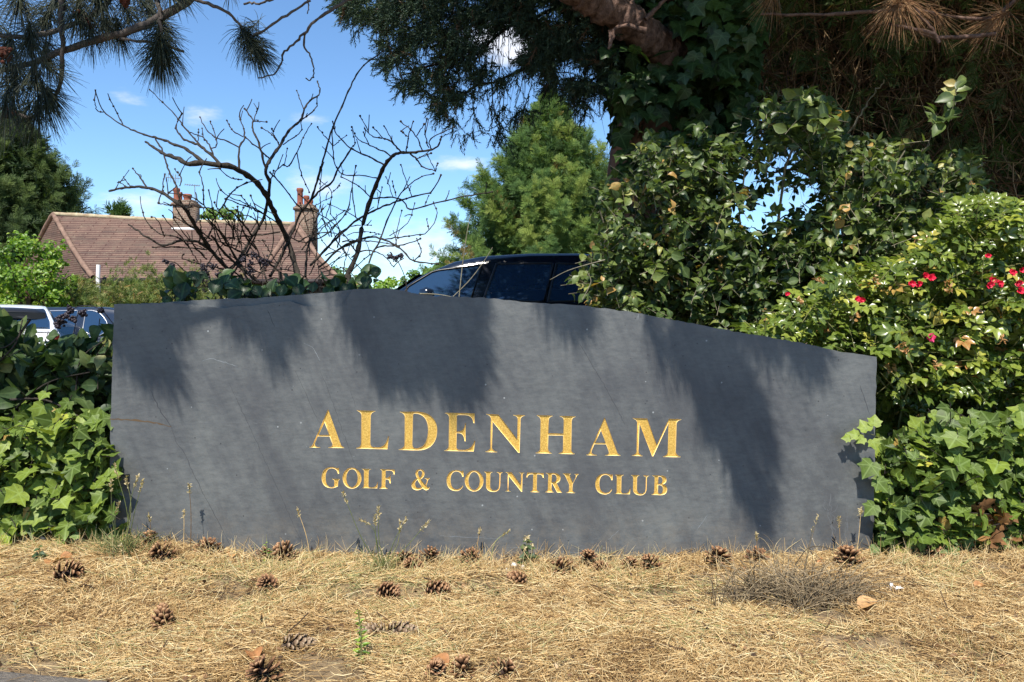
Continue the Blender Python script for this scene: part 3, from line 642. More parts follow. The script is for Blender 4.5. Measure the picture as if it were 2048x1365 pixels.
def leafy(mbL, mbS, tips, twig_len, nleaf, tpl, size, up=(0, -.35, .8), spread=.7, face=(0, -.6, .6), fr=.6, stem_r=.0012, jit=.25, sv=.3, hang=0.0):
    """twigs ending near tips, leaves in alternate rows along them"""
    if isinstance(tpl, list):
        for i_, tp_ in enumerate(tpl): leafy(mbL, mbS, tips[i_::len(tpl)], twig_len, nleaf, tp_, size, up, spread, face, fr, stem_r, jit, sv, hang)
        return
    n = len(tips); d = nrm(np.array(up)[None] + rv(n, spread)); Lg = twig_len * RNG.uniform(.6, 1.3, n)
    t = np.linspace(0, 1, 4)[None, :, None]
    base = tips - d * Lg[:, None] * .7
    C = base[:, None] + d[:, None] * t * Lg[:, None, None] + np.array([0, 0, -1]) * t ** 2 * (Lg * (.12 + hang))[:, None, None]
    if mbS is not None: tubes(mbS, C, np.array([[1.5, 1.2, .9, .5]]) * stem_r * np.ones((n, 1)), 3)
    k = np.arange(nleaf); u = (k + .5 + RNG.random((n, nleaf)) * .4) / nleaf
    pos = base[:, None] + d[:, None] * (u * Lg[:, None])[..., None] + np.array([0, 0, -1]) * (u ** 2 * (Lg * (.12 + hang))[:, None])[..., None]
    side = nrm(np.cross(d, rv(n)))[:, None] * np.where(k % 2, 1, -1)[None, :, None]
    ld = side * .9 + d[:, None] * .6 + RNG.normal(size=(n, nleaf, 3)) * .35 + np.array([0, 0, -hang])
    ln = np.array(face)[None, None] + RNG.normal(size=(n, nleaf, 3)) * fr
    r = np.clip(RNG.normal(.45, .22, (n, 1)) + RNG.normal(size=(n, nleaf)) * .15, 0, 1)
    S = size * RNG.uniform(1 - sv, 1 + sv, n * nleaf)
    inst(mbL, tpl, pos.reshape(-1, 3), frames(ln.reshape(-1, 3), ld.reshape(-1, 3)), S, r.reshape(-1))

# ------------------------------------------------------------------ bare shrub behind the sign
QO = {1: (180, 90), 2: (540, 90), 3: (180, 330), 4: (540, 330)}
BR0 = """4 6 5 310 1220 270 1080 200 850 100 620 10 440 -80 270 -200 140 -330 60 -440 15 -527 5
1 5 2 1400 1290 1220 1265 1050 1275 940 1215 770 1155 595 1040
1 3.2 1 1220 1260 1150 1210 1020 1110 920 1075 745 1005 560 955 350 860 150 720 95 610 55 485
1 1.2 .8 150 720 80 705 45 590
1 1.3 .8 350 850 290 730 212 585
1 1.6 1.6 700 1010 770 1130 850 1365 930 1510 970 1680 1090 1870 1180 2020
1 3 1.2 1400 1285 1310 1190 1190 1090 1090 1045 990 1000 920 880 985 735
1 1.8 .8 1190 1090 1060 940 960 820 900 740 760 600 638 480
1 1.5 1 1320 1190 1290 1100 1210 990 1060 940
1 1.2 .8 1300 1110 1355 1080 1345 980 1290 820
1 1 .7 1210 985 1200 895
1 1 .7 1155 1030 1162 905
1 1.4 .8 1600 1100 1450 1022 1350 995 1240 900 1178 775
1 2.2 .9 1600 1370 1600 1100 1660 980 1600 770
1 1.2 .8 1640 985 1530 920 1465 810
1 1.6 1.2 1930 1230 1830 1130 1660 990
1 3.4 1.2 1880 1340 1930 1230 2034 1080 2140 910 2260 800 2290 690 2360 595 2430 548 2465 510 2435 390
2 1.4 1 330 810 490 680 505 560
2 1.1 .8 360 690 285 490
2 1.2 .9 140 1070 320 940 335 810
2 1.4 .8 100 1080 60 1010 0 945 -90 890
2 1 .7 60 1010 20 900
1 2.4 1.2 1880 1350 1830 1130 1800 1030 1750 930 1735 850 1750 810 1655 685
1 1.2 .8 1750 820 1890 825
1 1.1 .8 1760 800 1792 685
3 3.2 3.2 1880 60 1920 220 1860 560 1740 760 1600 1000 1480 1150
2 1.4 2.0 1220 60 980 245 870 430 780 640 680 860 620 1050 540 1330
4 2.2 3.4 540 20 480 250 420 400 340 480 250 700 100 1020 0 1190
4 5.5 4.2 810 1220 930 960 990 650 1080 360 1180 110 1220 20
2 4.2 1.2 1210 1320 1300 1200 1400 1155 1500 1155 1630 1140 1780 1100 1840 980
2 1.8 .8 1400 1145 1320 1060 1240 1005 1110 985 1015 900
2 1.2 .8 1330 1065 1220 870
2 1.1 .8 1050 920 965 762
2 1 .8 1220 1010 1105 885
2 1.6 .8 1300 1200 1230 1140 1170 1125 1060 1070 940 1010 875 880
2 1.1 .8 1060 1065 1000 935
2 1.4 .8 1460 1150 1480 990 1535 820
2 1 .7 1480 990 1405 925
2 1.4 .8 1630 1130 1560 970 1400 820
2 1.1 .8 1570 975 1650 850
2 1.3 .8 1720 1110 1720 1010 1965 880
2 1.2 .8 1700 1100 1660 950 1680 790
2 2 1 1500 1165 1565 1220 1640 1310 1770 1350
2 1.2 .8 1565 1220 1725 1160
2 1 .7 1770 1350 1690 1190
2 1 .7 1770 1345 1795 1270
2 2 .9 1215 1280 1060 1200 870 1110 790 1040 700 930 670 820
2 1.1 .7 870 1105 910 1040 875 915
2 1.8 2.4 870 1110 780 1250 720 1340 660 1475 520 1575 340 1780
2 1.3 1.2 670 870 670 1080 700 1290 800 1395 950 1395 1140 1425
2 1.2 .8 670 1080 510 880
2 1 .7 680 1080 740 1030 820 970
2 1.2 .7 290 1150 370 960 445 845
2 1.4 1 290 1150 200 1300 130 1290 0 1440
2 1.2 1 290 1160 330 1360 420 1580
2 1 .7 150 1300 185 1110
4 3 1.2 430 1080 700 800 920 600 1140 475 1350 400 1500 350 1650 310 1730 290 1830 110
4 1.8 1.2 1100 360 1300 350 1430 390 1500 480 1700 430 2034 345 2380 290
4 2.6 1.2 520 1100 790 870 1020 780 1200 790 1400 900 1530 1030 1800 1060
4 1.4 .8 1200 800 1500 760 1680 720 1790 540 1750 400
4 2 .9 1100 940 1180 800 1260 580 1380 340 1560 160 1750 95
4 1.5 1 1080 350 950 230 760 130
4 1 .7 1340 780 1410 490
4 1.1 .7 1280 760 1480 620 1550 410
4 2 .9 1060 1050 1130 890 1300 870 1430 855 1610 790
4 1.3 1 920 570 880 260 920 10
4 1.1 .8 1520 340 1450 150 1400 0
4 1.1 .8 1150 470 1200 240
4 1.5 .8 1000 620 830 510 620 420
4 1.6 1.2 340 480 250 380 150 240 0 80
4 1.6 1 440 820 620 730 820 500 880 250
4 3 1.2 380 1200 400 900 440 780 500 570 570 470
4 1.5 1 200 770 400 830 600 640 800 490
4 1.6 1 930 950 800 760 600 570 380 460
4 1.2 .8 1000 1140 860 1000 700 800
4 1.3 .9 870 1130 1070 960
4 1 .7 1320 350 1240 130
4 1 .7 1350 340 1310 175
4 1 .7 1660 430 1700 330
4 .9 .7 1700 690 1680 580
4 1.2 .8 600 560 660 300 520 150
4 .9 .7 660 300 745 225
4 1.2 .8 1540 1030 1620 940 1570 790
3 4 2 1480 1120 1300 920 1190 760 1100 610 990 440 870 370 760 290 610 245 460 240 340 250 205 282
3 1.8 .9 610 245 530 130 460 40
3 1.1 .9 770 290 800 100
3 1.2 .8 400 240 320 190
3 1 .7 430 230 360 130
3 1.1 .7 960 230 980 150 910 45
3 3 1.5 1290 920 1170 830 1000 810 800 860 740 850 590 760 410 640
3 1.5 .9 1160 830 1190 760 1180 600
3 1.6 1 1250 910 1070 890 890 880 670 882
3 1.6 .8 1060 880 950 780 730 730 600 590 568 510
3 1.1 .7 800 770 730 600 660 560
3 1.2 .8 1000 800 850 640 780 545
3 2 1 1700 980 1550 900 1420 840 1330 680 1200 550
3 1.4 .8 1200 700 1050 640 910 560
3 2.2 1.2 1740 760 1560 540 1430 430 1560 260 1680 190
3 1.2 1 1300 620 1430 430
3 1.8 .9 1870 530 1740 470 1550 400 1450 365
3 1.1 .8 1730 480 1620 330
3 1.4 .8 2034 640 1870 530 1700 430 1500 350 1400 270
3 1.8 1 2034 720 1740 760 1550 770 1350 800 1180 850
3 1.2 .8 1220 430 1215 250 1170 80
3 1.4 .8 1350 560 1210 430 1080 340 840 300
3 2.2 1.4 2034 1150 1850 1000 1750 960 1600 970
3 1.6 1 1500 1130 1250 1080 1000 1010 1005 955
3 1.2 .8 1020 1140 900 1040 810 1035
3 1.1 .7 1160 1040 1090 930
3 1.2 .8 1630 160 1480 130 1390 40
3 3 2 1800 1250 1500 1010 1300 760
3 2.5 1.5 1700 1250 1560 1000 1400 740 1250 560
3 2.4 1.5 1450 1280 1700 900 1860 560
3 1.2 .8 900 430 820 430 735 410
3 1.4 .8 1560 900 1640 640 1560 480
3 1.2 .8 1500 860 1360 640 1270 270
3 1.2 .8 1720 720 1800 560 1720 330"""
_r = np.random.default_rng(5); BR = BR0
for k in range(58):     # finer twigs low in the bush
    x0, y0 = _r.uniform(400, 720), _r.uniform(455, 575); a = _r.normal(-math.pi / 2 - (.55 if x0 < 560 else -.25), .7); l_ = _r.uniform(35, 120); b_ = _r.normal() * .6; q = []
    for t_ in np.linspace(0, 1, 5): q += [(x0 + math.cos(a + b_ * t_) * l_ * t_ - 180) * 5.353, (y0 + math.sin(a + b_ * t_) * l_ * t_ - 330) * 5.353]
    BR += '\n3 %.1f .7 ' % _r.uniform(1.0, 1.9) + ' '.join('%.0f' % v for v in q)
bs = thing('bare_shrub', P(640, 900, 3.0) * np.array([1, 1, 0]), 'leafless dark twiggy shrub standing against the sky behind the left half of the slate sign', 'shrub', None)
bs.location = (P(640, 900, 3.3)[0], 3.3, float(gz(P(640, 900, 3.3)[0], 3.3)))
mb = MB()
def dfield(x, y): return 3.25 + .28 * np.sin(np.asarray(x) / 83.) + .2 * np.cos(np.asarray(y) / 57. + np.asarray(x) / 140.)
nodes = []
for ln in BR.split('\n'):
    a = [float(q) for q in ln.split()]; ox, oy = QO[int(a[0])]; r0, r1 = a[1], a[2]
    q = np.array(a[3:]).reshape(-1, 2) / 5.353 + [ox, oy]
    D = dfield(q[:, 0], q[:, 1]); p3 = P(q[:, 0], q[:, 1], D); K = max(5, len(q) * 4)
    C = resample(p3, K); C[1:-1] += rv(K - 2, .0012)
    R = np.linspace(r0, r1, K) * 3.25 / F * .95; s = RNG.integers(2, 5)
    R[s::4] *= 1.28
    if r1 < 1.3: R[-1] *= 1.5
    tubes(mb, C[None], R[None], 5)
    for k in range(2, K - 1, 3):
        if RNG.random() < .5 and r1 < 2.2: nodes.append(C[k])
    nodes += [C[-1]] if r1 < 1.3 else []
nodes = np.array(nodes); n = len(nodes)
inst(mb, BALL, nodes, rot_rand(n), RNG.uniform(.0035, .0058, n))
n2_ = nodes[RNG.random(n) < .22]; d = rv(len(n2_), .5) + np.array([0, 0, .8]); d = nrm(d) * RNG.uniform(.02, .08, (len(d), 1)); t = np.linspace(0, 1, 4)[None, :, None]
C = n2_[:, None] + d[:, None] * t + rv(len(d))[:, None] * t ** 2 * .012
tubes(mb, C, np.array([[.0026, .0022, .0018, .002]]) * np.ones((len(d), 1)), 4)
mb.build('branches', TWIG, bs, smooth=True)
mb = MB()   # stems that carry the branches down to the soil
for px, py in [(600, 560), (640, 560), (700, 550), (560, 545), (480, 550), (612, 558)]:
    a = P(px, py, float(dfield(px, py))); b = np.array(bs.location) + np.array([RNG.normal() * .06, RNG.normal() * .05, 0])
    limb(mb, [b, (a + b) / 2 + rv(1, .02)[0], a], .016, .009, 12, 6)
mb.build('stem', TWIG, bs, smooth=True)
for (q, x, y, r) in [(3, 1210, 1110, 42), (3, 1310, 1090, 34), (3, 1240, 1160, 40), (3, 1390, 1180, 34), (3, 1640, 1010, 30), (3, 1720, 1060, 36), (3, 1760, 980, 30), (3, 1885, 1040, 42), (3, 1725, 1140, 38), (3, 1830, 1030, 28),
                     (3, 810, 1038, 24), (3, 880, 1075, 22), (4, 1290, 980, 30), (4, 1345, 1000, 34), (4, 1400, 975, 26)]:
    ox, oy = QO[q]; px, py = x / 5.353 + ox, y / 5.353 + oy; c_ = P(px, py, 2.75); rr = r / 5.353 / F * 2.75; n = 26; mb = MB()
    inst(mb, BALL, c_ + rv(n, rr * .55), rot_rand(n), RNG.uniform(.0028, .005, n))
    C = c_[None, None] + rv(8)[:, None] * np.linspace(0, 1, 3)[None, :, None] * rr * .7; tubes(mb, C, np.full((8, 3), .0009), 3); mb.build('berry_cluster', BERRY, bs)
mb = MB()
for a, b in [((430, 545), (440, 600)), ((520, 530), (520, 600)), ((335, 530), (390, 600)), ((790, 512), (815, 590))]:
    limb(mb, [P(*a, 2.75), P((a[0] + b[0]) / 2 + 6, (a[1] + b[1]) / 2, 2.72), P(*b, 2.7)], .0015, .002, 8, 5)
mb.build('berry_stalks', TWIG, bs)

# ------------------------------------------------------------------ low leafy plants along the back of the sign
pl = thing('broadleaf_plant', (P(560, 700, 2.6)[0], 2.6, 0), 'shaded broad round leaved plant peeping over the left part of the slate sign top edge', 'plant')
mb, ms = MB(), MB()
tp = sample([(350, 560), (385, 548), (440, 562), (520, 572), (560, 562), (640, 566), (690, 553), (742, 545), (750, 590), (600, 610), (350, 612)], 44, 2.45, 2.7)
leafy(mb, ms, tp, .10, 4, OVW, .046, fr=.9, spread=.7)
for (x, y, s, a) in [(362, 600, .085, .1), (425, 588, .075, .35), (398, 560, .05, -.8), (455, 600, .07, .9), (730, 575, .06, .2), (745, 550, .045, .6), (600, 592, .06, -.2), (650, 595, .06, .5), (695, 588, .055, -.4), (560, 594, .06, .2), (520, 592, .055, -.5), (625, 585, .05, .1), (672, 575, .05, -.1)]:
    inst(mb, OVW, P(x, y, 2.42)[None], frames(np.array([[.1, -1, .35]]), np.array([[math.sin(a), 0, math.cos(a)]])), [s * .8], [RNG.random() * .5])
t2 = sample([(360, 640), (1300, 660), (1300, 1100), (260, 1100), (240, 640)], 260, 2.5, 3.1); leafy(mb, ms, t2, .15, 5, OVW, .06)
mb.build('leaves', IVYD, pl)  # dark leaf material stands in for the shade behind the sign
B = P(RNG.uniform(340, 760, 40), np.full(40, 590.), np.full(40, 2.55)); A_ = B.copy(); A_[:, 2] = 0
C = A_[:, None] + (B - A_)[:, None] * np.linspace(0, 1, 6)[None, :, None] + rv(240, .012).reshape(40, 6, 3); tubes(ms, C, np.full((40, 6), .002), 4)
ms.build('stems', TWIG, pl)

# ------------------------------------------------------------------ ivy bank, left and right of the sign
def ivybank(name, label, poly, n, d0, d1, m, size, dead=None, thr=0.0):
    c_ = np.mean(np.array(poly), 0); D = (d0 + d1) / 2; b = P(c_[0], c_[1], D)
    t = thing(name, (b[0], D, float(gz(b[0], D))), label, 'ivy')
    mb, ms = MB(), MB(); tp = sample(poly, n, d0, d1, thr, 45)
    tp[:, 2] = np.maximum(tp[:, 2], gz(tp[:, 0], tp[:, 1]) + .02)
    leafy(mb, ms, tp, .12, 4, IVYS, size, up=(0, -.2, .3), spread=.8, face=(0, -.75, .75), fr=.55, hang=.4, sv=.5)
    mb.build('leaves', m, t); ms.build('stems', TWIG, t)
    if dead:
        md = MB(); tp = sample(dead[0], dead[1], d0 - .02, d0 + .15); leafy(md, None, tp, .08, 3, IVYS, size * .8, face=(0, -.6, .7), fr=.8); md.build('withered_leaves', IVYDEAD, t)
    return t
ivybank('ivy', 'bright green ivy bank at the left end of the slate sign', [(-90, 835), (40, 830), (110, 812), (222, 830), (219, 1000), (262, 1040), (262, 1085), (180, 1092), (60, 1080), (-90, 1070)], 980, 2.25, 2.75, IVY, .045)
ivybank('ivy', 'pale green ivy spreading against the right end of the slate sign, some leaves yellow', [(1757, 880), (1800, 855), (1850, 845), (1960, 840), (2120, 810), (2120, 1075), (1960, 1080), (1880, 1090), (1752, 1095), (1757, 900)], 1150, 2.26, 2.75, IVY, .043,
        dead=([(1870, 1040), (1960, 1000), (2120, 985), (2120, 1100), (1880, 1105)], 60))
# sprig of ivy reaching over the slate's right edge
t = thing('ivy_sprig', P(1750, 880, 2.26), 'small ivy sprig reaching from the right edge over the slate face', 'ivy')
mb = MB(); 
for x, y, s, a in [(1700, 877, .026, -1.5), (1716, 872, .034, -1.2), (1735, 862, .042, -.4), (1728, 876, .03, -2.2), (1748, 852, .04, .2), (1745, 880, .036, 2.9)]:
    inst(mb, IVYT, P(x, y, 2.258)[None], frames(np.array([[-.2, -1, .45]]), np.array([[math.sin(a), 0, math.cos(a)]])), [s], [.8])
for x, y, s, a in [(1745, 925, .062, -2.6), (1752, 960, .05, 2.5), (1750, 1010, .05, -2.4)]:
    inst(mb, IVYT, P(x, y, 2.262)[None], frames(np.array([[-.2, -1, .45]]), np.array([[math.sin(a), 0, math.cos(a)]])), [s], [.35])
mb.build('leaves', IVY, t)
mb = MB(); limb(mb, [P(1770, 880, 2.28), P(1735, 868, 2.268), P(1695, 880, 2.266)], .0012, .0006, 8, 4); mb.build('stem', GSTEM, t)

t = thing('bramble_bush', (P(100, 900, 2.7)[0], 2.7, .03), 'dark green bramble thicket behind the ivy, left of the slate sign', 'bush')
mb, ms = MB(), MB()
tp = sample([(-90, 665), (20, 655), (60, 690), (110, 700), (170, 690), (222, 690), (222, 860), (100, 865), (-90, 860)], 520, 2.4, 3.0, 0.40, 36)
leafy(mb, ms, tp, .13, 4, OVWS, .050, face=(0, -.5, .8), fr=.6)
for pts in [[(0, 850), (60, 790), (110, 760), (180, 745)], [(-20, 740), (30, 690), (45, 640)], [(20, 800), (90, 800), (160, 835), (215, 880)], [(120, 880), (150, 790), (160, 720), (210, 680)], [(60, 640), (20, 690), (-30, 700)]]:
    q = np.array(pts); limb(ms, P(q[:, 0], q[:, 1], 2.38 + .05 * RNG.random(len(q))), .004, .002, 12, 5)
ms2 = P(RNG.uniform(-60, 215, 30), np.full(30, 760.), np.full(30, 2.7)); b = ms2.copy(); b[:, 2] = 0
tubes(ms, b[:, None] + (ms2 - b)[:, None] * np.linspace(0, 1, 5)[None, :, None] + rv(150, .02).reshape(30, 5, 3), np.full((30, 5), .003), 4)
mb.build('leaves', BRAM, t); ms.build('stems', TWIG, t)
mb = MB(); q = np.array([(228, 650), (200, 618), (165, 612), (135, 625), (118, 655)]); limb(mb, P(q[:, 0], q[:, 1], 2.42), .0016, .0012, 14, 5)
for x, y, r in [(142, 620, 9), (133, 632, 12), (122, 643, 12), (115, 652, 9), (146, 640, 7), (165, 628, 7), (203, 622, 6)]:
    c_ = P(x, y, 2.42); n = 34; inst(mb, BALL, c_ + rv(n, r / F * .85), rot_rand(n), RNG.uniform(.003, .0065, n))
mb.build('withered_berry_stalk', BERRY, t)

# ------------------------------------------------------------------ rose bush
t = thing('rose_bush', (P(1900, 900, 3.0)[0], 3.0, 0), 'sunlit glossy yellow-green rose bush with red flowers, right of the slate sign', 'rose bush')
mb, ms = MB(), MB()
RP = [(1490, 668), (1530, 640), (1570, 600), (1640, 585), (1680, 545), (1740, 530), (1800, 520), (1850, 480), (1900, 450), (1930, 400), (2000, 395), (2060, 430), (2130, 420), (2130, 800), (2000, 790), (1900, 800), (1820, 770), (1762, 760), (1755, 712), (1640, 690), (1560, 676)]
tp = sample(RP, 1500, 2.42, 3.4, .36, 34); leafy(mb, ms, tp, .10, 3, ROSET, .072, up=(0, -.4, .7), face=(0, -.55, .85), fr=.45, sv=.35)
tp = sample([(1757, 760), (1900, 790), (2130, 780), (2130, 860), (1757, 860)], 90, 2.55, 3.0); leafy(mb, ms, tp, .10, 3, ROSET, .066, face=(0, -.55, .85), fr=.5)
mb.build('leaves', ROSE, t)
for pts, r in [([(1800, 690), (1825, 740), (1838, 800), (1870, 850), (1900, 900)], .005), ([(1860, 700), (1810, 800), (1790, 900)], .004), ([(1980, 720), (1900, 780), (1850, 870)], .004), ([(2040, 720), (1960, 800), (1940, 900)], .004), ([(1760, 745), (1800, 790), (1860, 860)], .003), ([(1650, 640), (1760, 760), (1850, 880)], .004)]:
    q = np.array(pts); limb(ms, P(q[:, 0], q[:, 1], np.linspace(2.5, 2.65, len(q))), r * .6, r, 14, 6)
ms.build('stems', GSTEM, t)
def flower(mb, c_, r):
    for k in range(3):
        n = 6 - k; a = np.arange(n) / n * 2 * math.pi + k * .5; d = np.stack([np.cos(a), -.45 - .4 * k + 0 * a, np.sin(a)], -1); nn = np.stack([-np.cos(a) * .5, -1 + 0 * a, -np.sin(a) * .5], -1)
        inst(mb, oval(.5, 3, -.15, -.4), np.repeat(c_[None], n, 0), frames(nn + rv(n, .3), d + rv(n, .1)), r * (1 - .22 * k) * RNG.uniform(.8, 1.1, n))
k = 0
for cx, cy, n, r, m_, nm in [(1845, 563, 4, .015, PETAL, ''), (1990, 566, 3, .015, PETAL, ''), (2038, 545, 2, .014, PETAL, ''), (2043, 585, 3, .016, PETAL, ''), (1858, 676, 1, .017, PINK, ''), (1576, 594, 1, .010, PETAL, ''), (1715, 598, 2, .012, PETAL, ''), (1970, 512, 1, .012, PETAL, '')]:
    for i in range(n):
        mb = MB(); flower(mb, P(cx + (i - (n - 1) / 2) * 11 + RNG.normal() * 3, cy + RNG.normal() * 7, 2.36 + .02 * RNG.random()), r); mb.build('flower', m_, t)
mb = MB()
for cx, cy in [(1895, 565), (1900, 580), (1750, 560), (1600, 605), (1805, 690), (1815, 700), (2005, 678), (1985, 560), (1870, 730), (1640, 560)]:
    mb = MB(); n = 14; inst(mb, oval(.2, 2), P(cx, cy, 2.38)[None] + rv(n, .005), rot_rand(n), RNG.uniform(.01, .02, n)); mb.build('spent_flower_head', DLEAF, t)

# ------------------------------------------------------------------ grey-green shrub between rose and ivy-clad trunk
t = thing('oval_leaved_shrub', (P(1450, 860, 3.6)[0], 3.6, 0), 'tall loose shrub with small oval leaves between the slate and the ivy-clad trunk', 'shrub')
mb, ms = MB(), MB()
gap = [(1490, 225), (1560, 290), (1650, 360), (1670, 395), (1580, 470), (1540, 480), (1490, 440), (1480, 330)]
SP = [(1235, 320), (1290, 270), (1340, 290), (1400, 250), (1460, 300), (1480, 230), (1560, 190), (1640, 180), (1690, 240), (1720, 290), (1800, 270), (1860, 330), (1930, 300), (1990, 380), (1960, 440), (1850, 480), (1700, 560), (1600, 600), (1560, 640), (1480, 672), (1350, 645), (1190, 612), (1165, 560), (1190, 500), (1210, 440), (1185, 390)]
tp = sample(SP, 2600, 3.0, 4.1, .42, 30, [(gap, .74)]); leafy(mb, ms, tp, .13, 6, OVS, .041, up=(0, -.4, .6), face=(0, -.5, .8), fr=.6, sv=.4)
tp = sample([(1180, 500), (1560, 470), (1720, 540), (1560, 660), (1340, 650), (1180, 610)], 600, 3.2, 4.2); leafy(mb, ms, tp, .14, 7, OVS, .043, face=(0, -.5, .8), fr=.6)
tp = sample([(1600, 180), (1640, 170), (1660, 260), (1590, 260)], 14, 2.9, 3.1); leafy(mb, ms, tp, .12, 6, OVT, .062)
tp = sample([(1880, 170), (1920, 170), (1900, 250), (1830, 270)], 6, 2.9, 3.1); leafy(mb, ms, tp, .12, 5, OVT, .06)
tp = sample([(1200, 700), (1700, 700), (2000, 700), (2000, 850), (1200, 850)], 500, 2.9, 4.0); leafy(mb, ms, tp, .16, 5, OVT, .06)
mb.build('leaves', SHRUB, t)
for pts, r in [([(1553, 900), (1553, 640), (1556, 470), (1572, 330), (1610, 260)], .010), ([(1500, 880), (1420, 640), (1330, 430), (1290, 330)], .010), ([(1540, 870), (1500, 600), (1480, 430), (1490, 330)], .008), ([(1560, 880), (1650, 600), (1740, 420), (1810, 300)], .009),
               ([(1400, 880), (1300, 640), (1240, 520), (1200, 420)], .007), ([(1580, 900), (1760, 560), (1880, 400), (1960, 330)], .008), ([(1690, 280), (1740, 200), (1770, 160)], .005), ([(1640, 460), (1500, 520), (1400, 600)], .005), ([(1600, 390), (1560, 350), (1510, 300)], .004), ([(1800, 400), (1850, 300), (1880, 240)], .004)]:
    q = np.array(pts); limb(ms, P(q[:, 0], q[:, 1], np.linspace(3.5, 3.2, len(q))), r, r * .45, 18, 6, .004)
# stray shoots crossing in front of the car
for pts in [[(1165, 600), (1178, 575), (1182, 560), (1172, 540)], [(918, 596), (925, 530), (935, 460), (942, 430)], [(900, 600), (940, 560), (970, 520), (985, 495)], [(840, 588), (880, 590), (930, 600)], [(1210, 520), (1140, 540), (1100, 560)]]:
    q = np.array(pts); limb(ms, P(q[:, 0], q[:, 1], 2.75), .0022, .0012, 12, 5)
ms.build('stems', TWIGL, t)

# ------------------------------------------------------------------ leaning trunk clad in ivy
TX = lambda py: np.interp(py, [-700, 0, 200, 400, 620, 900], [1440, 1375, 1345, 1315, 1310, 1330])
t = thing('ivy_clad_tree', (P(1330, 881, 4.6)[0], 4.6, 0), 'tree trunk wrapped in dark large-leaved ivy with a reddish bare limb reaching left', 'tree')
mb = MB(); py = np.array([900., 620, 400, 200, 0, -300, -700]); C = P(TX(py), py, 4.6); C[0, 2] = -.05
limb(mb, C, .34, .24, 24, 14); mb.build('trunk', BARK, t, smooth=True)
mb = MB(); q = np.array([(1390, 150), (1340, 108), (1290, 72), (1240, 32), (1175, -10), (1085, -65), (940, -160)]); C = limb(mb, P(q[:, 0], q[:, 1], np.array([4.45, 4.25, 4.1, 4.0, 3.9, 3.8, 3.7])), .105, .075, 90, 20, .002); mb.v[-1] = mb.v[-1] + RNG.normal(size=mb.v[-1].shape) * .0042
for pts in [[(1290, 62), (1250, 52), (1228, 62), (1222, 95)], [(1290, 40), (1320, 10), (1345, -20)], [(1222, 60), (1222, 85), (1216, 97)]]:
    q = np.array(pts); limb(mb, P(q[:, 0], q[:, 1], 3.92), .015, .007, 10, 6, .003)
mb.build('limb', BARKR, t, smooth=True)
mb, ms = MB(), MB(); n = 6000
py = RNG.uniform(-500, 700, n); ph = RNG.uniform(0, 2 * math.pi, n); c_ = P(TX(py), py, 4.6); rr = np.interp(py, [-500, 0, 120, 300, 600], [.42, .44, .40, .27, .25]) * (.75 + .5 * vn(py / 45 + 3, ph * 1.6)) * RNG.uniform(.85, 1.12, n)
nn = np.stack([np.cos(ph), np.sin(ph), 0 * ph], -1); pos = c_ + nn * rr[:, None]
inst(mb, IVYT, pos, frames(nn + np.array([0, -.1, .35]) + rv(n, .35), np.array([0, 0, -1.]) + rv(n, .5)), RNG.uniform(.05, .115, n), np.clip(RNG.normal(.45, .25, n), 0, 1))
n = 900; tp = sample([(1205, 100), (1300, 0), (1520, 0), (1510, 160), (1470, 300), (1380, 330), (1250, 360), (1225, 200)], n, 3.9, 4.6, .4, 40, [([(1180, 0), (1300, 0), (1400, 120), (1330, 130), (1200, 60)], .9)])
inst(mb, IVYT, tp, frames(np.array([0, -.8, .4]) + rv(n, .4), np.array([0, 0, -1.]) + rv(n, .5)), RNG.uniform(.055, .11, n), np.clip(RNG.normal(.5, .25, n), 0, 1))
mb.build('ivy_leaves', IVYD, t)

# ------------------------------------------------------------------ big old conifer on the right, dark and thatched inside
t = thing('old_conifer', (P(1830, 850, 6.0)[0], 6.0, 0), 'huge dark conifer at the right, its shaded inside full of dead brown twigs', 'tree')
bx = np.array(t.location)
mb = MB()
for px, lean, r in [(1730, -.06, .15), (1810, .05, .26), (1960, .1, .2)]:
    b = P(px, 850, 6.3); b[2] = -.05; limb(mb, [b, b + np.array([lean, 0, 1.5]), b + np.array([lean * 2.2, .1, 3.4]), b + np.array([lean * 3, .2, 7.5])], r, r * .35, 24, 12, .01)
mb.build('trunk', BARK, t, smooth=True)
mb = MB(); n = 5200
tp = sample([(1500, -40), (2130, -40), (2130, 620), (1800, 560), (1740, 440), (1690, 350), (1640, 300), (1560, 230), (1520, 150)], n, 4.6, 6.6, .25, 50)
d = rv(n, .5) + np.array([0, -.1, -.75]); d = nrm(d) * RNG.uniform(.15, .6, (n, 1)); tt = np.linspace(0, 1, 5)[None, :, None]
C = tp[:, None] + d[:, None] * tt + rv(n, .10)[:, None] * tt ** 2 * (1 if 1 else 0) + rv(n * 5, .010).reshape(n, 5, 3)
tubes(mb, C, RNG.uniform(.0015, .006, (n, 1)) * np.array([[1, .9, .8, .6, .3]]), 3)
for i in range(46):
    a = P(RNG.uniform(1540, 2100), RNG.uniform(-60, 420), RNG.uniform(5.2, 6.4)); e = a + np.array([RNG.normal() * .5, -RNG.uniform(.3, 1.3), -RNG.uniform(-.1, .7)])
    limb(mb, [a, (a + e) / 2 + np.array([0, 0, .12]), e], RNG.uniform(.012, .028), .006, 10, 5, .012)
mb.build('dead_branches', DEADTW, t)
mb = MB(); n = 11000
tp = sample([(1490, -60), (2150, -60), (2150, 640), (1790, 600), (1735, 440), (1690, 350), (1650, 330), (1560, 230), (1510, 150)], n, 5.6, 7.4, .0, 50)
inst(mb, SPRAY5, tp, frames(rv(n, .6) + np.array([0, -.6, .3]), rv(n, .4) + np.array([0, 0, -.8])), RNG.uniform(.12, .26, n), RNG.random(n) * .9)
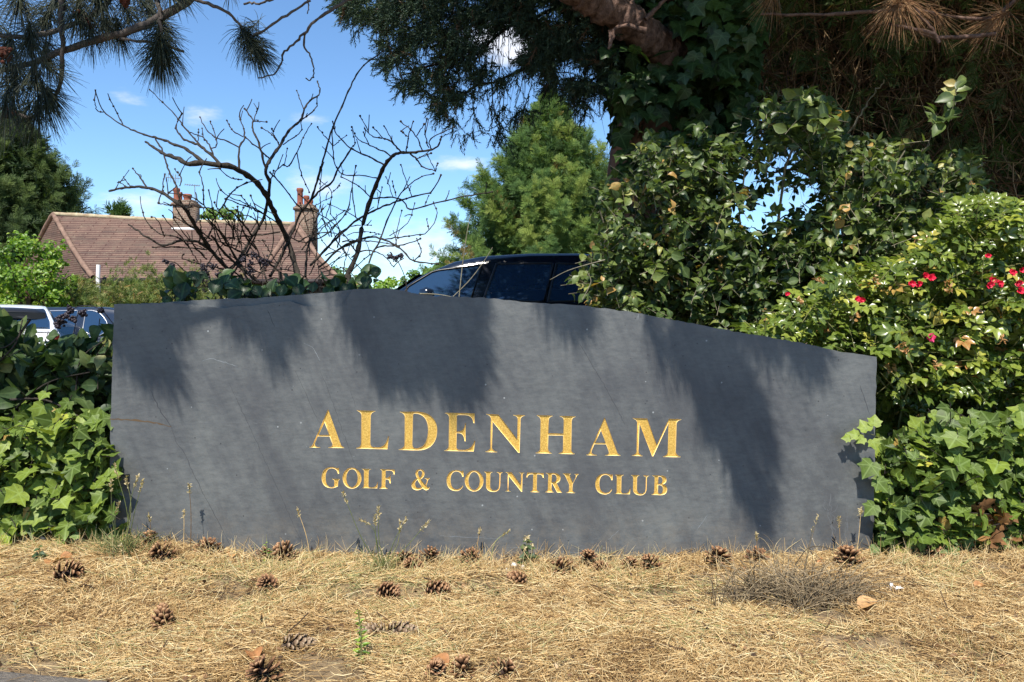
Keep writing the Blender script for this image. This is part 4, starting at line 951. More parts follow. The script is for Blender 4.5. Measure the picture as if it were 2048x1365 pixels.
n = 700; tp = sample([(1500, -40), (2130, -40), (2130, 330), (1700, 300)], n, 4.4, 5.4, .5, 60)
inst(mb, SPRAY, tp, frames(rv(n, .6) + np.array([0, -.6, .3]), rv(n, .5) + np.array([0, 0, -.8])), RNG.uniform(.08, .2, n), RNG.random(n))
n = 5000; tp = sample([(1780, 300), (2200, 200), (2200, 860), (1500, 860), (1560, 700), (1740, 620)], n, 5.0, 7.4)
inst(mb, SPRAY5, tp, frames(rv(n, .6) + np.array([0, -.6, .3]), rv(n, .4) + np.array([0, 0, -.8])), RNG.uniform(.14, .28, n), RNG.random(n) * .8)
# crown above and behind: unseen canopy placed to shade what stands below
n = 12000; th = RNG.uniform(0, 2 * math.pi, n); z = RNG.uniform(3.0, 9.5, n); R = 3.9 * (1 - (z - 3) / 9.0) * (.35 + .65 * RNG.random(n) ** .5)
pos = np.stack([2.6 + R * np.cos(th), 5.9 + R * np.sin(th), z], -1); ok = (pos[:, 2] - CH) / np.maximum(pos[:, 1], .3) > .50
ok |= (pos[:, 0] > 2.2) & (pos[:, 1] > 5.2) & (z > 1.5)
SUNNY = [(1800, 30, 3.2, .32), (1990, 40, 3.3, .30), (1290, 60, 4.0, .22), (1650, 200, 3.0, .2), (1430, 380, 3.2, .3), (1620, 540, 3.2, .25), (1280, 460, 3.3, .2)]  # spots kept in sun by gaps cut through the unseen foliage
def clear(q, px, py, D, r): a = P(px, py, D); v = q - a; h_ = (v * SUN).sum(1); return (np.linalg.norm(v - h_[:, None] * SUN, axis=1) > r) | (h_ < 0)
for px, py, D, r in SUNNY: ok &= clear(pos, px, py, D, r)
pos = pos[ok]; th = th[ok]; n = len(pos)
inst(mb, SPRAY5, pos, frames(rv(n, .5) + np.array([0, 0, .8]), np.stack([np.cos(th), np.sin(th), -.5 + 0 * th], -1) + rv(n, .3)), RNG.uniform(.35, .6, n), RNG.random(n) * .8)
n = 2200; k_ = rv(40) * np.array([1.1, .32, .3]) + np.array([1.5, 2.45, 3.6]); q_ = k_[RNG.integers(0, 40, n)] + rv(n, .14); q_ = q_[(q_[:, 1] > 1.9) & (q_[:, 2] > 2.9)]  # unseen spray clumps added over the shrub to dapple its light
for px, py, D, r in SUNNY: q_ = q_[clear(q_, px, py, D, r)]
n = len(q_)
inst(mb, SPRAY5, q_, frames(rv(n, .5) + np.array([0, 0, .8]), rv(n)), RNG.uniform(.2, .4, n), RNG.random(n) * .8)
mb.build('crown', CYPD, t)
mb = MB()
def tuft(mb, c_, ax, n, ln, spread=1.0, r=.0009, droop=.25, mi=0, back=.06):
    ax = nrm(np.array(ax, float)); u = RNG.random(n); p = np.array(c_)[None] - ax[None] * (u * back)[:, None]
    d = nrm(ax[None] * 1.0 + rv(n, spread)); K = 5; t_ = np.linspace(0, 1, K)[None, :, None]; l = ln * RNG.uniform(.75, 1.15, n)[:, None, None]
    C = p[:, None] + d[:, None] * t_ * l + np.array([0, 0, -1]) * t_ ** 2 * l * droop + ax[None, None] * t_ ** 2 * l * .25
    tubes(mb, C, np.array([[1, 1, .9, .7, .35]]) * r * np.ones((n, 1)), 3, mi=mi)
for cx, cy, D, ax, n_ in [(1790, 12, 3.2, (-.3, -.3, -.5), 130), (1815, 8, 3.2, (.3, -.3, -.6), 60), (2000, 30, 3.3, (-.8, -.2, -.3), 110), (1985, 45, 3.3, (-.6, -.2, -.6), 60), (1870, 30, 3.3, (.2, -.3, -.8), 40), (1545, -5, 3.6, (-.3, 0, -.7), 50)]:
    mb = MB(); tuft(mb, P(cx, cy, D), ax, n_, .15, .62, .0010, .15); mb.build('dead_needle_tuft', DEADN, t)
mb = MB()
for pts, D in [([(2060, -30), (1980, 35), (1860, 25), (1800, 10)], 3.3), ([(1990, 70), (1900, 75), (1850, 70), (1800, 40)], 3.25), ([(1880, 85), (1860, 55), (1830, 20)], 3.2), ([(1800, 20), (1650, 30), (1520, 28)], 3.7), ([(1870, 70), (1835, 60), (1780, 50)], 3.2)]:
    q = np.array(pts); mb = MB(); limb(mb, P(q[:, 0], q[:, 1], D), .010, .006, 12, 6, .002); mb.build('small_branch', BARKR, t, smooth=True)

# drooping blue-green bough hanging over the middle
t = thing('hanging_conifer_bough', P(1150, -40, 4.6), 'dark blue-green conifer bough hanging down over the middle of the view', 'tree bough')
mb, ms = MB(), MB()
B1 = [(672, -30), (690, 25), (740, 45), (728, 75), (775, 95), (768, 138), (790, 150), (800, 178), (855, 185), (868, 205), (882, 240), (905, 252), (922, 232), (935, 190), (965, 175), (1005, 178), (1040, 150), (1030, 60), (1000, 20), (1000, -30)]
B2 = [(1000, -30), (1010, 30), (1050, 100), (1030, 120), (1070, 140), (1080, 168), (1115, 180), (1160, 212), (1190, 215), (1205, 180), (1240, 200), (1260, 120), (1260, -30)]
hole = [(940, 45), (985, 60), (1040, 50), (1040, 105), (980, 90), (950, 80)]
for poly, n in ((B1, 3600), (B2, 4200)):
    tp = sample(poly, n, 4.0, 5.0, .47, 24, [(hole, .85)])
    inst(mb, SPRIG, tp, frames(rv(n), np.array([-.45, 0, -.55]) + rv(n, .4)), RNG.uniform(.06, .13, n), np.clip(RNG.normal(.45, .3, n), 0, 1))
strands = [((940, 170), (957, 265), 16), ((965, 150), (985, 235), 8), ((1000, 215), (1070, 225), 22), ((1010, 240), (1055, 215), 18), ((915, 268), (958, 262), 12), ((1065, 160), (1035, 250), 14), ((985, 200), (1010, 285), 16), ((1190, 150), (1215, 225), 14), ((1130, 190), (1165, 235), 16), ((1000, 260), (1010, 290), 10),
           ((985, 275), (1005, 240), 12), ((680, 0), (716, 62), 18), ((755, 120), (790, 120), 10), ((880, 120), (900, 200), 14), ((1000, 130), (1040, 170), 12)]
for a, b, k in strands:
    u = RNG.random(k); x = a[0] + (b[0] - a[0]) * u + RNG.normal(size=k) * 4; y = a[1] + (b[1] - a[1]) * u + RNG.normal(size=k) * 4
    p = P(x, y, 4.3 + RNG.normal(size=k) * .05); inst(mb, SPRIG, p, frames(rv(k), np.array([-.1, 0, -1]) + rv(k, .25)), RNG.uniform(.06, .12, k), RNG.random(k) * .8)
    limb(ms, [P(*a, 4.3) + np.array([0, 0, .25]), P(*a, 4.3), P(*b, 4.3)], .003, .0015, 8, 4)
for pts, r in [([(1260, -80), (1150, -10), (1043, 5), (960, 45), (900, 65), (860, 60)], .02), ([(1250, -60), (1120, 10), (1000, 70), (950, 110), (870, 130), (800, 150)], .018), ([(1270, 20), (1160, 70), (1080, 120), (1010, 155), (940, 180), (900, 215)], .018), ([(1100, -60), (900, -20), (760, 40), (720, 50)], .014), ([(1250, 60), (1180, 130), (1150, 190)], .014)]:
    q = np.array(pts); limb(ms, P(q[:, 0], q[:, 1], np.linspace(4.7, 4.2, len(q))), r, .004, 22, 6, .006)
n = 260; tp = sample([(760, -20), (1250, -20), (1230, 180), (1000, 150), (880, 160)], n, 4.1, 4.8); tt = np.linspace(0, 1, 5)[None, :, None]
C = tp[:, None] + (np.array([0, 0, -1]) + rv(n, .22))[:, None] * tt * RNG.uniform(.1, .35, (n, 1, 1)); tubes(ms, C, np.full((n, 5), .0018) * np.array([[1, 1, .8, .6, .4]]), 3)
q = [P(1040, 60, 4.2), P(1048, 100, 4.2), P(1045, 160, 4.2), P(1030, 215, 4.2)]; limb(ms, q, .003, .002, 14, 5)
ms.build('twigs', TWIG, t); mb.build('foliage', BOUGH, t)

# ------------------------------------------------------------------ pine at the left: hanging tufts, and the bough above that shades the slate
t = thing('pine_tree', (-3.3, .9, 0), 'pine tree whose needle-tufted branches hang into the top left of the view', 'tree')
mb = MB()
limb(mb, [(-3.3, .9, -.05), (-3.25, .95, 1.5), (-3.1, .9, 3.2), (-2.9, 1.0, 6)], .24, .12, 20, 12, .01); mb.build('trunk', BARKR, t, smooth=True)
mb = MB(); PD = 2.05
PB = [([(430, -60), (376, 0), (307, 41), (256, 65), (205, 77), (126, 102), (60, 130), (-40, 150)], .013, .007), ([(123, -30), (123, 102), (120, 171), (96, 212), (60, 240)], .008, .004), ([(391, 0), (441, 17), (472, 41), (492, 70), (505, 95)], .005, .0035),
      ([(620, 0), (553, 44), (515, 68), (492, 75)], .003, .004), ([(720, -15), (683, 7), (632, 41), (612, 63), (585, 90), (567, 106), (562, 130), (545, 150), (516, 155)], .005, .002), ([(612, 63), (608, 89), (622, 115), (628, 148), (620, 162), (614, 158)], .003, .0015),
      ([(320, 30), (322, 60), (325, 100), (320, 120)], .006, .004), ([(370, 300 / 2.93), (300, 85), (240, 78)], .004, .004), ([(-40, 60), (30, 75), (120, 60), (200, 20), (240, -30)], .007, .006), ([(0, 215), (60, 235), (100, 200)], .005, .004), ([(488, 8), (525, 5), (545, 0)], .003, .003), ([(305, -20), (318, 12), (322, 40)], .007, .005), ([(614, 0), (618, 15), (614, 26)], .002, .0015)]
for pts, r0, r1 in PB:
    q = np.array(pts); limb(mb, P(q[:, 0], q[:, 1], PD + .03 * np.sin(np.arange(len(q)) + len(q))), r0, r1, max(10, len(q) * 4), 7, .0015)
limb(mb, [P(430, -60, PD), P(300, -240, 1.9), (-1.8, 1.4, 2.4), (-3.1, .92, 2.9)], .014, .05, 16, 8); limb(mb, [P(-40, 60, PD), (-2.2, 1.7, 1.75), (-3.15, .95, 2.0)], .008, .035, 12, 8); limb(mb, [P(-40, 150, PD), (-2.1, 1.7, 1.5), (-3.2, .95, 1.7)], .008, .03, 12, 8)
limb(mb, [P(720, -15, PD), P(620, -160, 1.9), (-1.2, 1.3, 2.3), (-3.05, .95, 3.0)], .006, .03, 14, 7); limb(mb, [P(0, 215, PD), (-2.2, 1.7, 1.4), (-3.2, .95, 1.5)], .006, .02, 12, 7)
# bough high over the sign
def up(px, py, h): return P(px, py, FY) + SUN * h
HB = [([(-3.0, .95, 3.4), up(150, 430, 2.3), up(420, 500, 2.3), up(760, 480, 2.2), up(1100, 500, 2.2), up(1400, 530, 2.2), up(1600, 560, 2.1)], .03), ([up(700, 480, 2.2), up(800, 620, 1.9), up(890, 720, 1.9)], .010), ([up(1330, 520, 2.2), up(1420, 780, 2.0), up(1490, 950, 2.1)], .010), ([up(1400, 540, 2.1), up(1520, 680, 2.0), up(1620, 720, 1.9)], .008), ([up(230, 450, 2.3), up(290, 630, 2.0), up(330, 740, 1.9)], .008), ([up(500, 500, 2.2), up(530, 600, 2.0), up(545, 680, 1.9)], .008), ([up(1100, 500, 2.2), up(1130, 600, 2.0), up(1145, 650, 1.9)], .007)]
for pts, r in HB: limb(mb, pts, r, r * .35, 26, 7, .004)
mb.build('branches', PBARK, t, smooth=True)
mb = MB()
for cx, cy, ax, n, l, sp in [(322, 112, (0, 0, -1), 330, .088, .75), (318, 80, (0, 0, -1), 120, .07, .8), (505, 92, (.4, 0, -.6), 220, .078, .85), (520, 112, (.5, 0, -.7), 110, .07, .6), (490, 70, (-.3, 0, -.3), 60, .05, .9),
    (160, 40, (0, 0, -1), 260, .085, .95), (90, 45, (-.3, 0, -.8), 240, .09, .9), (215, 60, (.3, 0, -.9), 200, .075, .8), (262, 40, (.4, 0, -.7), 160, .075, .85), (200, 5, (0, 0, -.6), 260, .085, 1), (120, 5, (0, 0, -.6), 220, .09, 1), (40, 15, (0, 0, -1), 220, .09, 1), (285, 8, (.4, 0, -.5), 130, .07, 1), (240, 75, (.2, 0, -1), 130, .07, .6), (185, 80, (.1, 0, -1), 110, .07, .6),
    (60, 90, (0, 0, -1), 240, .09, .85), (15, 110, (-.2, 0, -1), 240, .1, .9), (95, 120, (.1, 0, -1), 160, .085, .8), (30, 170, (-.1, 0, -1), 260, .1, .9), (70, 165, (0, 0, -1), 170, .09, .8), (95, 205, (.3, 0, -1), 150, .085, .45), (110, 195, (.7, 0, -.6), 110, .075, .45), (75, 230, (-.1, 0, -1), 110, .09, .45), (10, 215, (-.2, 0, -1), 180, .1, .8), (-20, 60, (0, 0, -1), 200, .1, 1), (120, 150, (.7, 0, -.5), 60, .07, .5), (40, 235, (-.5, 0, -.6), 80, .09, .5), (345, -5, (.3, 0, -.4), 90, .06, .9), (300, 25, (0, 0, -1), 120, .07, .8), (335, 60, (.6, 0, -.5), 80, .06, .7),
    (460, -12, (0, 0, -1), 26, .05, .5), (370, -5, (.5, 0, -.8), 40, .06, .6)]:
    tuft(mb, P(cx, cy, PD + RNG.normal() * .05), ax, int(n * (.85 if cx < 300 else 1.3)), l * .92, sp * 1.15, .0008, .15)
# tufts of the bough above the slate, hanging in groups
SHB = [([(225, 560), (380, 560), (372, 640), (350, 650), (340, 700), (355, 760), (335, 790), (300, 750), (262, 740), (225, 700)], 62), ([(425, 570), (600, 570), (585, 640), (560, 690), (545, 715), (500, 670), (455, 640), (425, 610)], 46), ([(675, 560), (830, 570), (835, 740), (800, 775), (750, 750), (712, 690), (685, 640)], 92),
       ([(840, 570), (965, 580), (950, 640), (960, 700), (955, 770), (925, 800), (875, 780), (840, 700)], 76), ([(1060, 575), (1185, 590), (1175, 650), (1150, 665), (1085, 630)], 20), ([(1290, 640), (1345, 640), (1410, 650), (1470, 700), (1480, 740), (1430, 780), (1365, 740), (1300, 710)], 30), ([(1375, 720), (1470, 700), (1520, 820), (1535, 900), (1540, 1010), (1520, 1050), (1475, 980), (1405, 880)], 92),
       ([(1450, 655), (1560, 660), (1660, 690), (1640, 745), (1580, 730), (1500, 690)], 26), ([(340, 380), (800, 350), (820, 560), (340, 560)], 70)]
for poly, n in SHB:
    q = np.array(poly, float); lo, hi = q.min(0), q.max(0); k = 0
    while k < n:
        x, y = RNG.uniform(lo[0], hi[0]), RNG.uniform(lo[1], hi[1])
        if inpoly(np.array([x]), np.array([y]), q)[0]:
            tuft(mb, up(x, y - 22, RNG.uniform(1.4, 1.95) + max(0, y - 620) / 640 * .75), (.38, .1, -1), 36, .10, .34, .0015, .12); k += 1
mb.build('needles', PINE, t)
for cx, cy, r in [(168, 38, 16), (10, 105, 13), (250, 4, 8), (18, 228, 9)]:
    mb = MB(); n = 60; inst(mb, BALL, P(cx, cy, PD - .05)[None] + rv(n, r / F * .9), rot_rand(n), RNG.uniform(.0035, .0075, n) * np.array([1.0]), None); mb.build('cone_cluster', POLLEN, t)

# ------------------------------------------------------------------ far trees and shrubs
def gp(px, Y): x = P(px, 640, Y)[0]; return np.array([x, Y, float(gz(x, Y))])
def conifer(name, label, base, h, prof, m, nb, ss, seed, per=26, group=None, yel=0.0, z0=.03, cat='tree'):
    """prof: radius (fraction of h) against height fraction"""
    rng = np.random.default_rng(seed); t = thing(name, base, label, cat, group)
    mb = MB(); limb(mb, [base, base + np.array([0, 0, h * .5]), base + np.array([0, 0, h * .93])], h * .022, h * .004, 14, 8); mb.build('trunk', BARK, t, smooth=True)
    mb = MB(); zz = rng.random(nb) ** .85 * (1 - z0) + z0; th = rng.uniform(0, 2 * math.pi, nb)
    Rr = np.interp(zz, *zip(*prof)) * h * rng.uniform(.66, 1.16, nb)
    out = np.stack([np.cos(th), np.sin(th), 0 * th], -1); tilt = np.interp(zz, [0, .6, 1], [.35, .8, 2.2]) + rng.normal(size=nb) * .15
    bl = np.minimum(Rr * .9, h * .20) + h * .05
    dirv = nrm(out + np.array([0, 0, 1]) * tilt[:, None]); tipp = base + np.array([0, 0, 1]) * (zz * h)[:, None] + out * Rr[:, None]
    u = rng.random((nb, per)) ** .8; w_ = u * .55 + .04
    pos = tipp[:, None] - dirv[:, None] * (u * bl[:, None])[..., None] + rng.normal(size=(nb, per, 3)) * (w_ * bl[:, None] * .17)[..., None] - np.array([0, 0, 1]) * (u ** 2 * bl[:, None] * .15)[..., None]
    d = dirv[:, None] + rng.normal(size=(nb, per, 3)) * .24; nn = out[:, None] * .5 + np.array([0, -.4, .5]) + rng.normal(size=(nb, per, 3)) * .45
    r = np.clip(rng.normal(.48, .24, (nb, 1)) + rng.normal(size=(nb, per)) * .13 - (u - .45) * .45, 0, .94); br = rng.random(nb) < .03; r[br] = .99  # sprays paler at bough tips, darker inward: sunlit tips put into the colour
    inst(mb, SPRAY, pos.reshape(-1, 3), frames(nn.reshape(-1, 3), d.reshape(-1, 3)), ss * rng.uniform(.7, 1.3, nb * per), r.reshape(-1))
    # inner mass
    k = nb * 5; zi = rng.random(k) * .92 + .02; ti = rng.uniform(0, 2 * math.pi, k); Ri = np.interp(zi, *zip(*prof)) * h * rng.uniform(.2, .8, k)
    pi_ = base + np.stack([Ri * np.cos(ti), Ri * np.sin(ti), zi * h], -1)
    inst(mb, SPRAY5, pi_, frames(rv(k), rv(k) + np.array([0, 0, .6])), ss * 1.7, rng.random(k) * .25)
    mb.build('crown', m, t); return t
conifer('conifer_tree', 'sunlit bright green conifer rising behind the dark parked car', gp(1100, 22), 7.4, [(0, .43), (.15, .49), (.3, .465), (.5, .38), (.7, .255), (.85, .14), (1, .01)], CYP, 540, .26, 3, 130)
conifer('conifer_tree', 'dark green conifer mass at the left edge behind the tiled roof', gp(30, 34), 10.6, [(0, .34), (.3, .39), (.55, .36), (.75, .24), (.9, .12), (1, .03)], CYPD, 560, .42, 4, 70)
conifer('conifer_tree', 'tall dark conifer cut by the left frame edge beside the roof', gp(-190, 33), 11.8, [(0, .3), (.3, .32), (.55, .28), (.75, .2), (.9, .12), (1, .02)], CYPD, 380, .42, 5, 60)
conifer('conifer_tree', 'tiny distant pointed conifer just left of the brick chimneys above the ridge', gp(243, 62), 10.6, [(0, .2), (.5, .16), (.8, .09), (1, .01)], CYP, 90, .9, 6, 12)
def bushy(name, label, base, h, rx, m, ncl, leaf, seed, per=60, cat='tree', tplt=OVT, group=None, squash=1.0, z0=.25, up_=.5, cl=.30):
    rng = np.random.default_rng(seed); t = thing(name, base, label, cat, group)
    mb = MB(); limb(mb, [base, base + np.array([.02 * h, 0, h * .35]), base + np.array([-.02 * h, 0, h * .7])], h * .03, h * .008, 10, 7)
    u = nrm(rng.normal(size=(ncl, 3))); rr = rng.uniform(.45, 1, ncl)[:, None]; c_ = base + np.array([0, 0, h * (z0 + (1 - z0) / 2)]) + u * rr * np.array([rx, rx * squash, h * (1 - z0) / 2 * .88])
    for q in c_[::max(1, ncl // 10)]: limb(mb, [base + np.array([0, 0, h * .3]), (base + np.array([0, 0, h * .45]) + q) / 2, q], h * .012, h * .004, 6, 5)
    mb.build('trunk', BARK, t, smooth=True); mb = MB()
    s = rng.uniform(.6, 1.2, ncl) * cl * min(rx, h / 2); v = nrm(rng.normal(size=(ncl, per, 3))) * rng.uniform(.4, 1.1, (ncl, per, 1))
    pos = c_[:, None] + v * s[:, None, None] * np.array([1.15, 1.1, .8]); nn = v + np.array([0, -.4, up_]) + rng.normal(size=(ncl, per, 3)) * .5
    r = np.clip(rng.normal(.5, .2, (ncl, 1)) + rng.normal(size=(ncl, per)) * .16, 0, 1)
    inst(mb, tplt, pos.reshape(-1, 3), frames(nn.reshape(-1, 3), rng.normal(size=(ncl * per, 3)) + np.array([0, 0, .5])), leaf * rng.uniform(.7, 1.3, ncl * per), r.reshape(-1))
    mb.build('crown', m, t); return t
bushy('broadleaf_tree', 'far rounded green tree just right of the small pointed conifer', gp(262, 60), 9.6, 1.4, FAR, 26, .4, 7)
bushy('broadleaf_tree', 'green tree crown above the roof ridge between the two brick chimneys', gp(445, 45), 8.3, 2.0, FAR, 50, .33, 8)
bushy('broadleaf_tree', 'lower green tree crown at the roof ridge left of the second chimney', gp(500, 46), 6.9, 1.3, FAR, 30, .33, 9)
bushy('leafy_shrub', 'bright yellow-green shrub at the left edge behind the white car', gp(56, 16.4), 3.3, 1.05, BRIGHT, 90, .085, 10, 90, 'shrub', cl=.26, z0=.0)
bushy('leafy_shrub', 'bright yellow-green shrub cut by the left frame edge', gp(-60, 16.8), 3.4, 1.1, BRIGHT, 60, .09, 11, 80, 'shrub', z0=.0)
bushy('leafy_shrub', 'lime green shrub between the bare shrub and the dark car', gp(762, 18), 2.75, .62, BRIGHT, 50, .10, 12, 70, 'shrub', z0=.0)
bushy('leafy_shrub', 'grey-green shrub at the right end of the tiled roof', gp(690, 24), 3.0, .9, FEATH, 40, .14, 13, 60, 'shrub', z0=.0)
bushy('leafy_shrub', 'dull green shrub left of the dark car windscreen', gp(850, 20), 2.72, 1.0, FAR, 60, .12, 14, 70, 'shrub', z0=.0)
for i, (px, Y, h, lab) in enumerate([(655, 60, 6.5, 'low far green tree right of the tiled roof'), (905, 55, 6.6, 'far green tree behind the left foot of the sunlit conifer'), (1260, 40, 6, 'green tree far behind the ivy-clad trunk'), (1480, 45, 5.5, 'far green tree seen through the gap in the oval leaved shrub'), (1650, 42, 6, 'far green tree behind the rose bush'), (1900, 40, 7, 'far green tree behind the old conifer'), (-330, 40, 9, 'far green tree beyond the left frame edge')]):
    bushy('broadleaf_tree', lab, gp(px, Y), h, 3.0, FAR, 50, .4, 20 + i, 50, z0=.0)
# feathery shrubs in front of the house
for i, (px, Y, h, r, lab) in enumerate([(200, 17.5, 1.95, .75, 'wispy olive feathery shrub nearest the white pipe of the house'), (290, 18, 2.35, .8, 'wispy reddish olive feathery shrub in front of the middle of the tiled roof'), (370, 18, 2.15, .7, 'wispy feathery shrub just left of the black berry heads')]):
    b = gp(px, Y); t = thing('feathery_shrub', b, lab, 'shrub', 'feathery shrubs before the house'); mb = MB(); n = 700
    a = rv(n, .5); a[:, 2] = np.abs(a[:, 2]) * .3 + 1.0; a = nrm(a) * RNG.uniform(.45, 1.0, (n, 1)) * h
    tt = np.linspace(0, 1, 5)[None, :, None]; st = b + rv(n, r * .4) * np.array([1, 1, 0]); C = st[:, None] + a[:, None] * tt + rv(n)[:, None] * tt ** 2 * .25
    tubes(mb, C, np.full((n, 5), .008) * np.array([[1, .9, .7, .5, .3]]), 3); mb.build('stems', FEATH, t); mb = MB()
    pos = C[:, 2:].reshape(-1, 3); pos = np.repeat(pos, 3, 0) + rv(len(pos) * 3, .05); k = len(pos)
    inst(mb, SPRAY5, pos, frames(rv(k), rv(k, .5) + np.array([0, 0, .7])), RNG.uniform(.10, .24, k), np.clip(RNG.normal(.5 + .12 * (i == 1), .22, k), 0, 1)); mb.build('foliage', FEATH, t)

# ------------------------------------------------------------------ bungalow
HD = 24.0; kf = HD / F
hb = gp(380, HD); hb[1] = HD + 3
house = thing('bungalow', hb, 'long low bungalow with a weathered red-brown tiled hip roof behind the car park', 'house')
tile = mat('roof_tiles', (.2, .1, .08), .85, .2)
tcn = N(tile, "ShaderNodeTexCoord"); brk = N(tile, "ShaderNodeTexBrick"); brk.inputs['Scale'].default_value = 1.0
mp = N(tile, "ShaderNodeMapping"); mp.inputs['Rotation'].default_value = (math.pi / 2, 0, 0)
cmb = N(tile, "ShaderNodeCombineXYZ"); sp_ = N(tile, "ShaderNodeSeparateXYZ"); L(tile, tcn.outputs['Object'], sp_.inputs[0])
ad = N(tile, "ShaderNodeMath", operation='ADD'); L(tile, sp_.outputs[0], ad.inputs[0]); L(tile, sp_.outputs[1], ad.inputs[1]); L(tile, sp_.outputs[0], cmb.inputs[0]); L(tile, sp_.outputs[2], cmb.inputs[1])
brk.inputs['Brick Width'].default_value = .9; brk.inputs['Row Height'].default_value = .075; brk.inputs['Mortar Size'].default_value = .016; brk.inputs['Mortar Smooth'].default_value = .3
brk.inputs['Color1'].default_value = (.105, .076, .062, 1); brk.inputs['Color2'].default_value = (.165, .110, .085, 1); brk.inputs['Mortar'].default_value = (.06, .03, .025, 1)
L(tile, cmb.outputs[0], brk.inputs['Vector'])
c = mixc(tile, 1.0, brk.outputs[0], ramp(tile, noise(tile, 1.6, 6), [(.3, (.75, .72, .75)), (.7, (1.3, 1.25, 1.2))]), 'MULTIPLY')
c = mixc(tile, 1.0, c, ramp(tile, noise(tile, 30, 4, .8), [(.25, (.6, .6, .6)), (.75, (1.45, 1.4, 1.35))]), 'MULTIPLY')
c = mixc(tile, ramp(tile, noise(tile, 9, 6, .75), [(.60, (0, 0, 0)), (.74, (.6, .6, .6))]), c, (.42, .36, .24))
c = mixc(tile, ramp(tile, noise(tile, 3.2, 7, .75), [(.50, (0, 0, 0)), (.68, (.5, .5, .5))]), c, (.10, .085, .06))
L(tile, c, tile.node_tree.nodes["Principled BSDF"].inputs['Base Color']); bump(tile, brk.outputs['Fac'], -.6, .03)
ridgem = barkmat('ridge_tiles', (.13, .08, .06), (.26, .17, .125), 5, (1, 1, 1), .4); ridgel = barkmat('lichened_ridge', (.24, .16, .10), (.46, .40, .26), 5, (1, 1, 1), .4)
brick = mat('brick_wall', (.2, .1, .08), .9, .2)
bt = N(brick, "ShaderNodeTexBrick"); bt.inputs['Scale'].default_value = 1; bt.inputs['Brick Width'].default_value = .225; bt.inputs['Row Height'].default_value = .075; bt.inputs['Mortar Size'].default_value = .011
bt.inputs['Color1'].default_value = (.10, .065, .05, 1); bt.inputs['Color2'].default_value = (.21, .13, .10, 1); bt.inputs['Mortar'].default_value = (.26, .22, .17, 1)
tc2 = N(brick, "ShaderNodeTexCoord"); s2 = N(brick, "ShaderNodeSeparateXYZ"); c2 = N(brick, "ShaderNodeCombineXYZ"); a2 = N(brick, "ShaderNodeMath", operation='ADD'); L(brick, tc2.outputs['Object'], s2.inputs[0])
L(brick, s2.outputs[0], a2.inputs[0]); L(brick, s2.outputs[1], a2.inputs[1]); L(brick, a2.outputs[0], c2.inputs[0]); L(brick, s2.outputs[2], c2.inputs[1]); L(brick, c2.outputs[0], bt.inputs['Vector'])
L(brick, mixc(brick, 1.0, bt.outputs[0], ramp(brick, noise(brick, 4, 6), [(.3, (.65, .65, .65)), (.7, (1.3, 1.25, 1.15))]), 'MULTIPLY'), brick.node_tree.nodes["Principled BSDF"].inputs['Base Color']); bump(brick, bt.outputs['Fac'], -.5, .02)
terra = barkmat('terracotta', (.20, .07, .045), (.30, .11, .07), 8, (1, 1, 1), .2)
white = mat('white_paint', (.78, .78, .76), .5, .4); metal = mat('dull_metal', (.35, .36, .37), .45, .5, .8); dark = mat('dark_fascia', (.04, .03, .03), .6, .3)
glass_h = mat('window_glass', (.03, .04, .05), .05, .6)
# roof corner points: front slope from eaves (Y=HD) up to a ridge (Y=HD+3)
RY = HD + 3.0
A_l = P(107, 430, RY); B_r = P(594, 450, RY)
eFL = P(187, 556, HD); eBL = P(22, 520, HD + 5.5); eFR = P(672, 560, HD); eBR = eFR + np.array([-1.9, 6.2, 0])
eFL[2] = eBL[2] = eFR[2] = eBR[2] = float((P(187, 554, HD)[2] + P(672, 558, HD)[2]) / 2)
def belly(a, b, n=9, sag=.16):
    t_ = np.linspace(0, 1, n)[:, None]; c_ = np.array(a) + (np.array(b) - np.array(a)) * t_; c_[:, 2] -= sag * np.sin(t_[:, 0] * math.pi) ** 1.0 * (t_[:, 0] ** .6); return c_
def surf(mb, e1, e2, n2=24, mi=0):
    a = np.array(e1); b = np.array(e2); n = len(a); T_ = np.linspace(0, 1, n2)
    V = a[None] + (b - a)[None] * T_[:, None, None]; i = np.arange(n2 - 1)[:, None] * n + np.arange(n - 1)[None]
    mb.add(V.reshape(-1, 3), np.stack([i, i + 1, i + n + 1, i + n], -1).reshape(-1, 4), mi=mi)
hl, hr, hbl, hbr = belly(A_l, eFL), belly(B_r, eFR), belly(A_l, eBL), belly(B_r, eBR)
mb = MB(); surf(mb, hl, hr, 40); surf(mb, hbl, hl, 16); surf(mb, hbr, hbl, 30); surf(mb, hr, hbr, 16)
# small projecting hip at the right end
AW = P(588, 449, RY - .12); wl = P(508, 561, HD - .35); wr = P(678, 561, HD - .35); wl[2] = wr[2] = eFL[2] - .05
surf(mb, belly(AW, wl), belly(AW, wr), 14); surf(mb, belly(AW, wl + np.array([-.05, .5, 0])), belly(AW, wl), 4); surf(mb, belly(AW, wr), belly(AW, wr + np.array([-.95, 3, 0])), 6)
mb.build('roof', tile, house)
for a, b, m_ in [(A_l, B_r, ridgel)]:
    mb = MB(); limb(mb, [a + np.array([0, 0, .03]), (a + b) / 2 + np.array([0, 0, -.03]), b + np.array([0, 0, .03])], .085, .085, 40, 8); mb.build('ridge', m_, house)
for cv in (hl, hr, hbl, belly(AW, wl), belly(AW, wr)):
    mb = MB(); limb(mb, cv + np.array([0, -.02, .02]), .085, .085, 30, 8); mb.build('hip_ridge', ridgem, house)
mb = MB(); gzv = -.5
xl, xr = eFL[0] + .35, eFR[0] - .35; eh = eFL[2] - .02
mb.box(((xl + xr) / 2, HD + 3.3, (eh + gzv) / 2 - .1), (xr - xl, 5.9, eh - gzv)); mb.build('wall', brick, house)
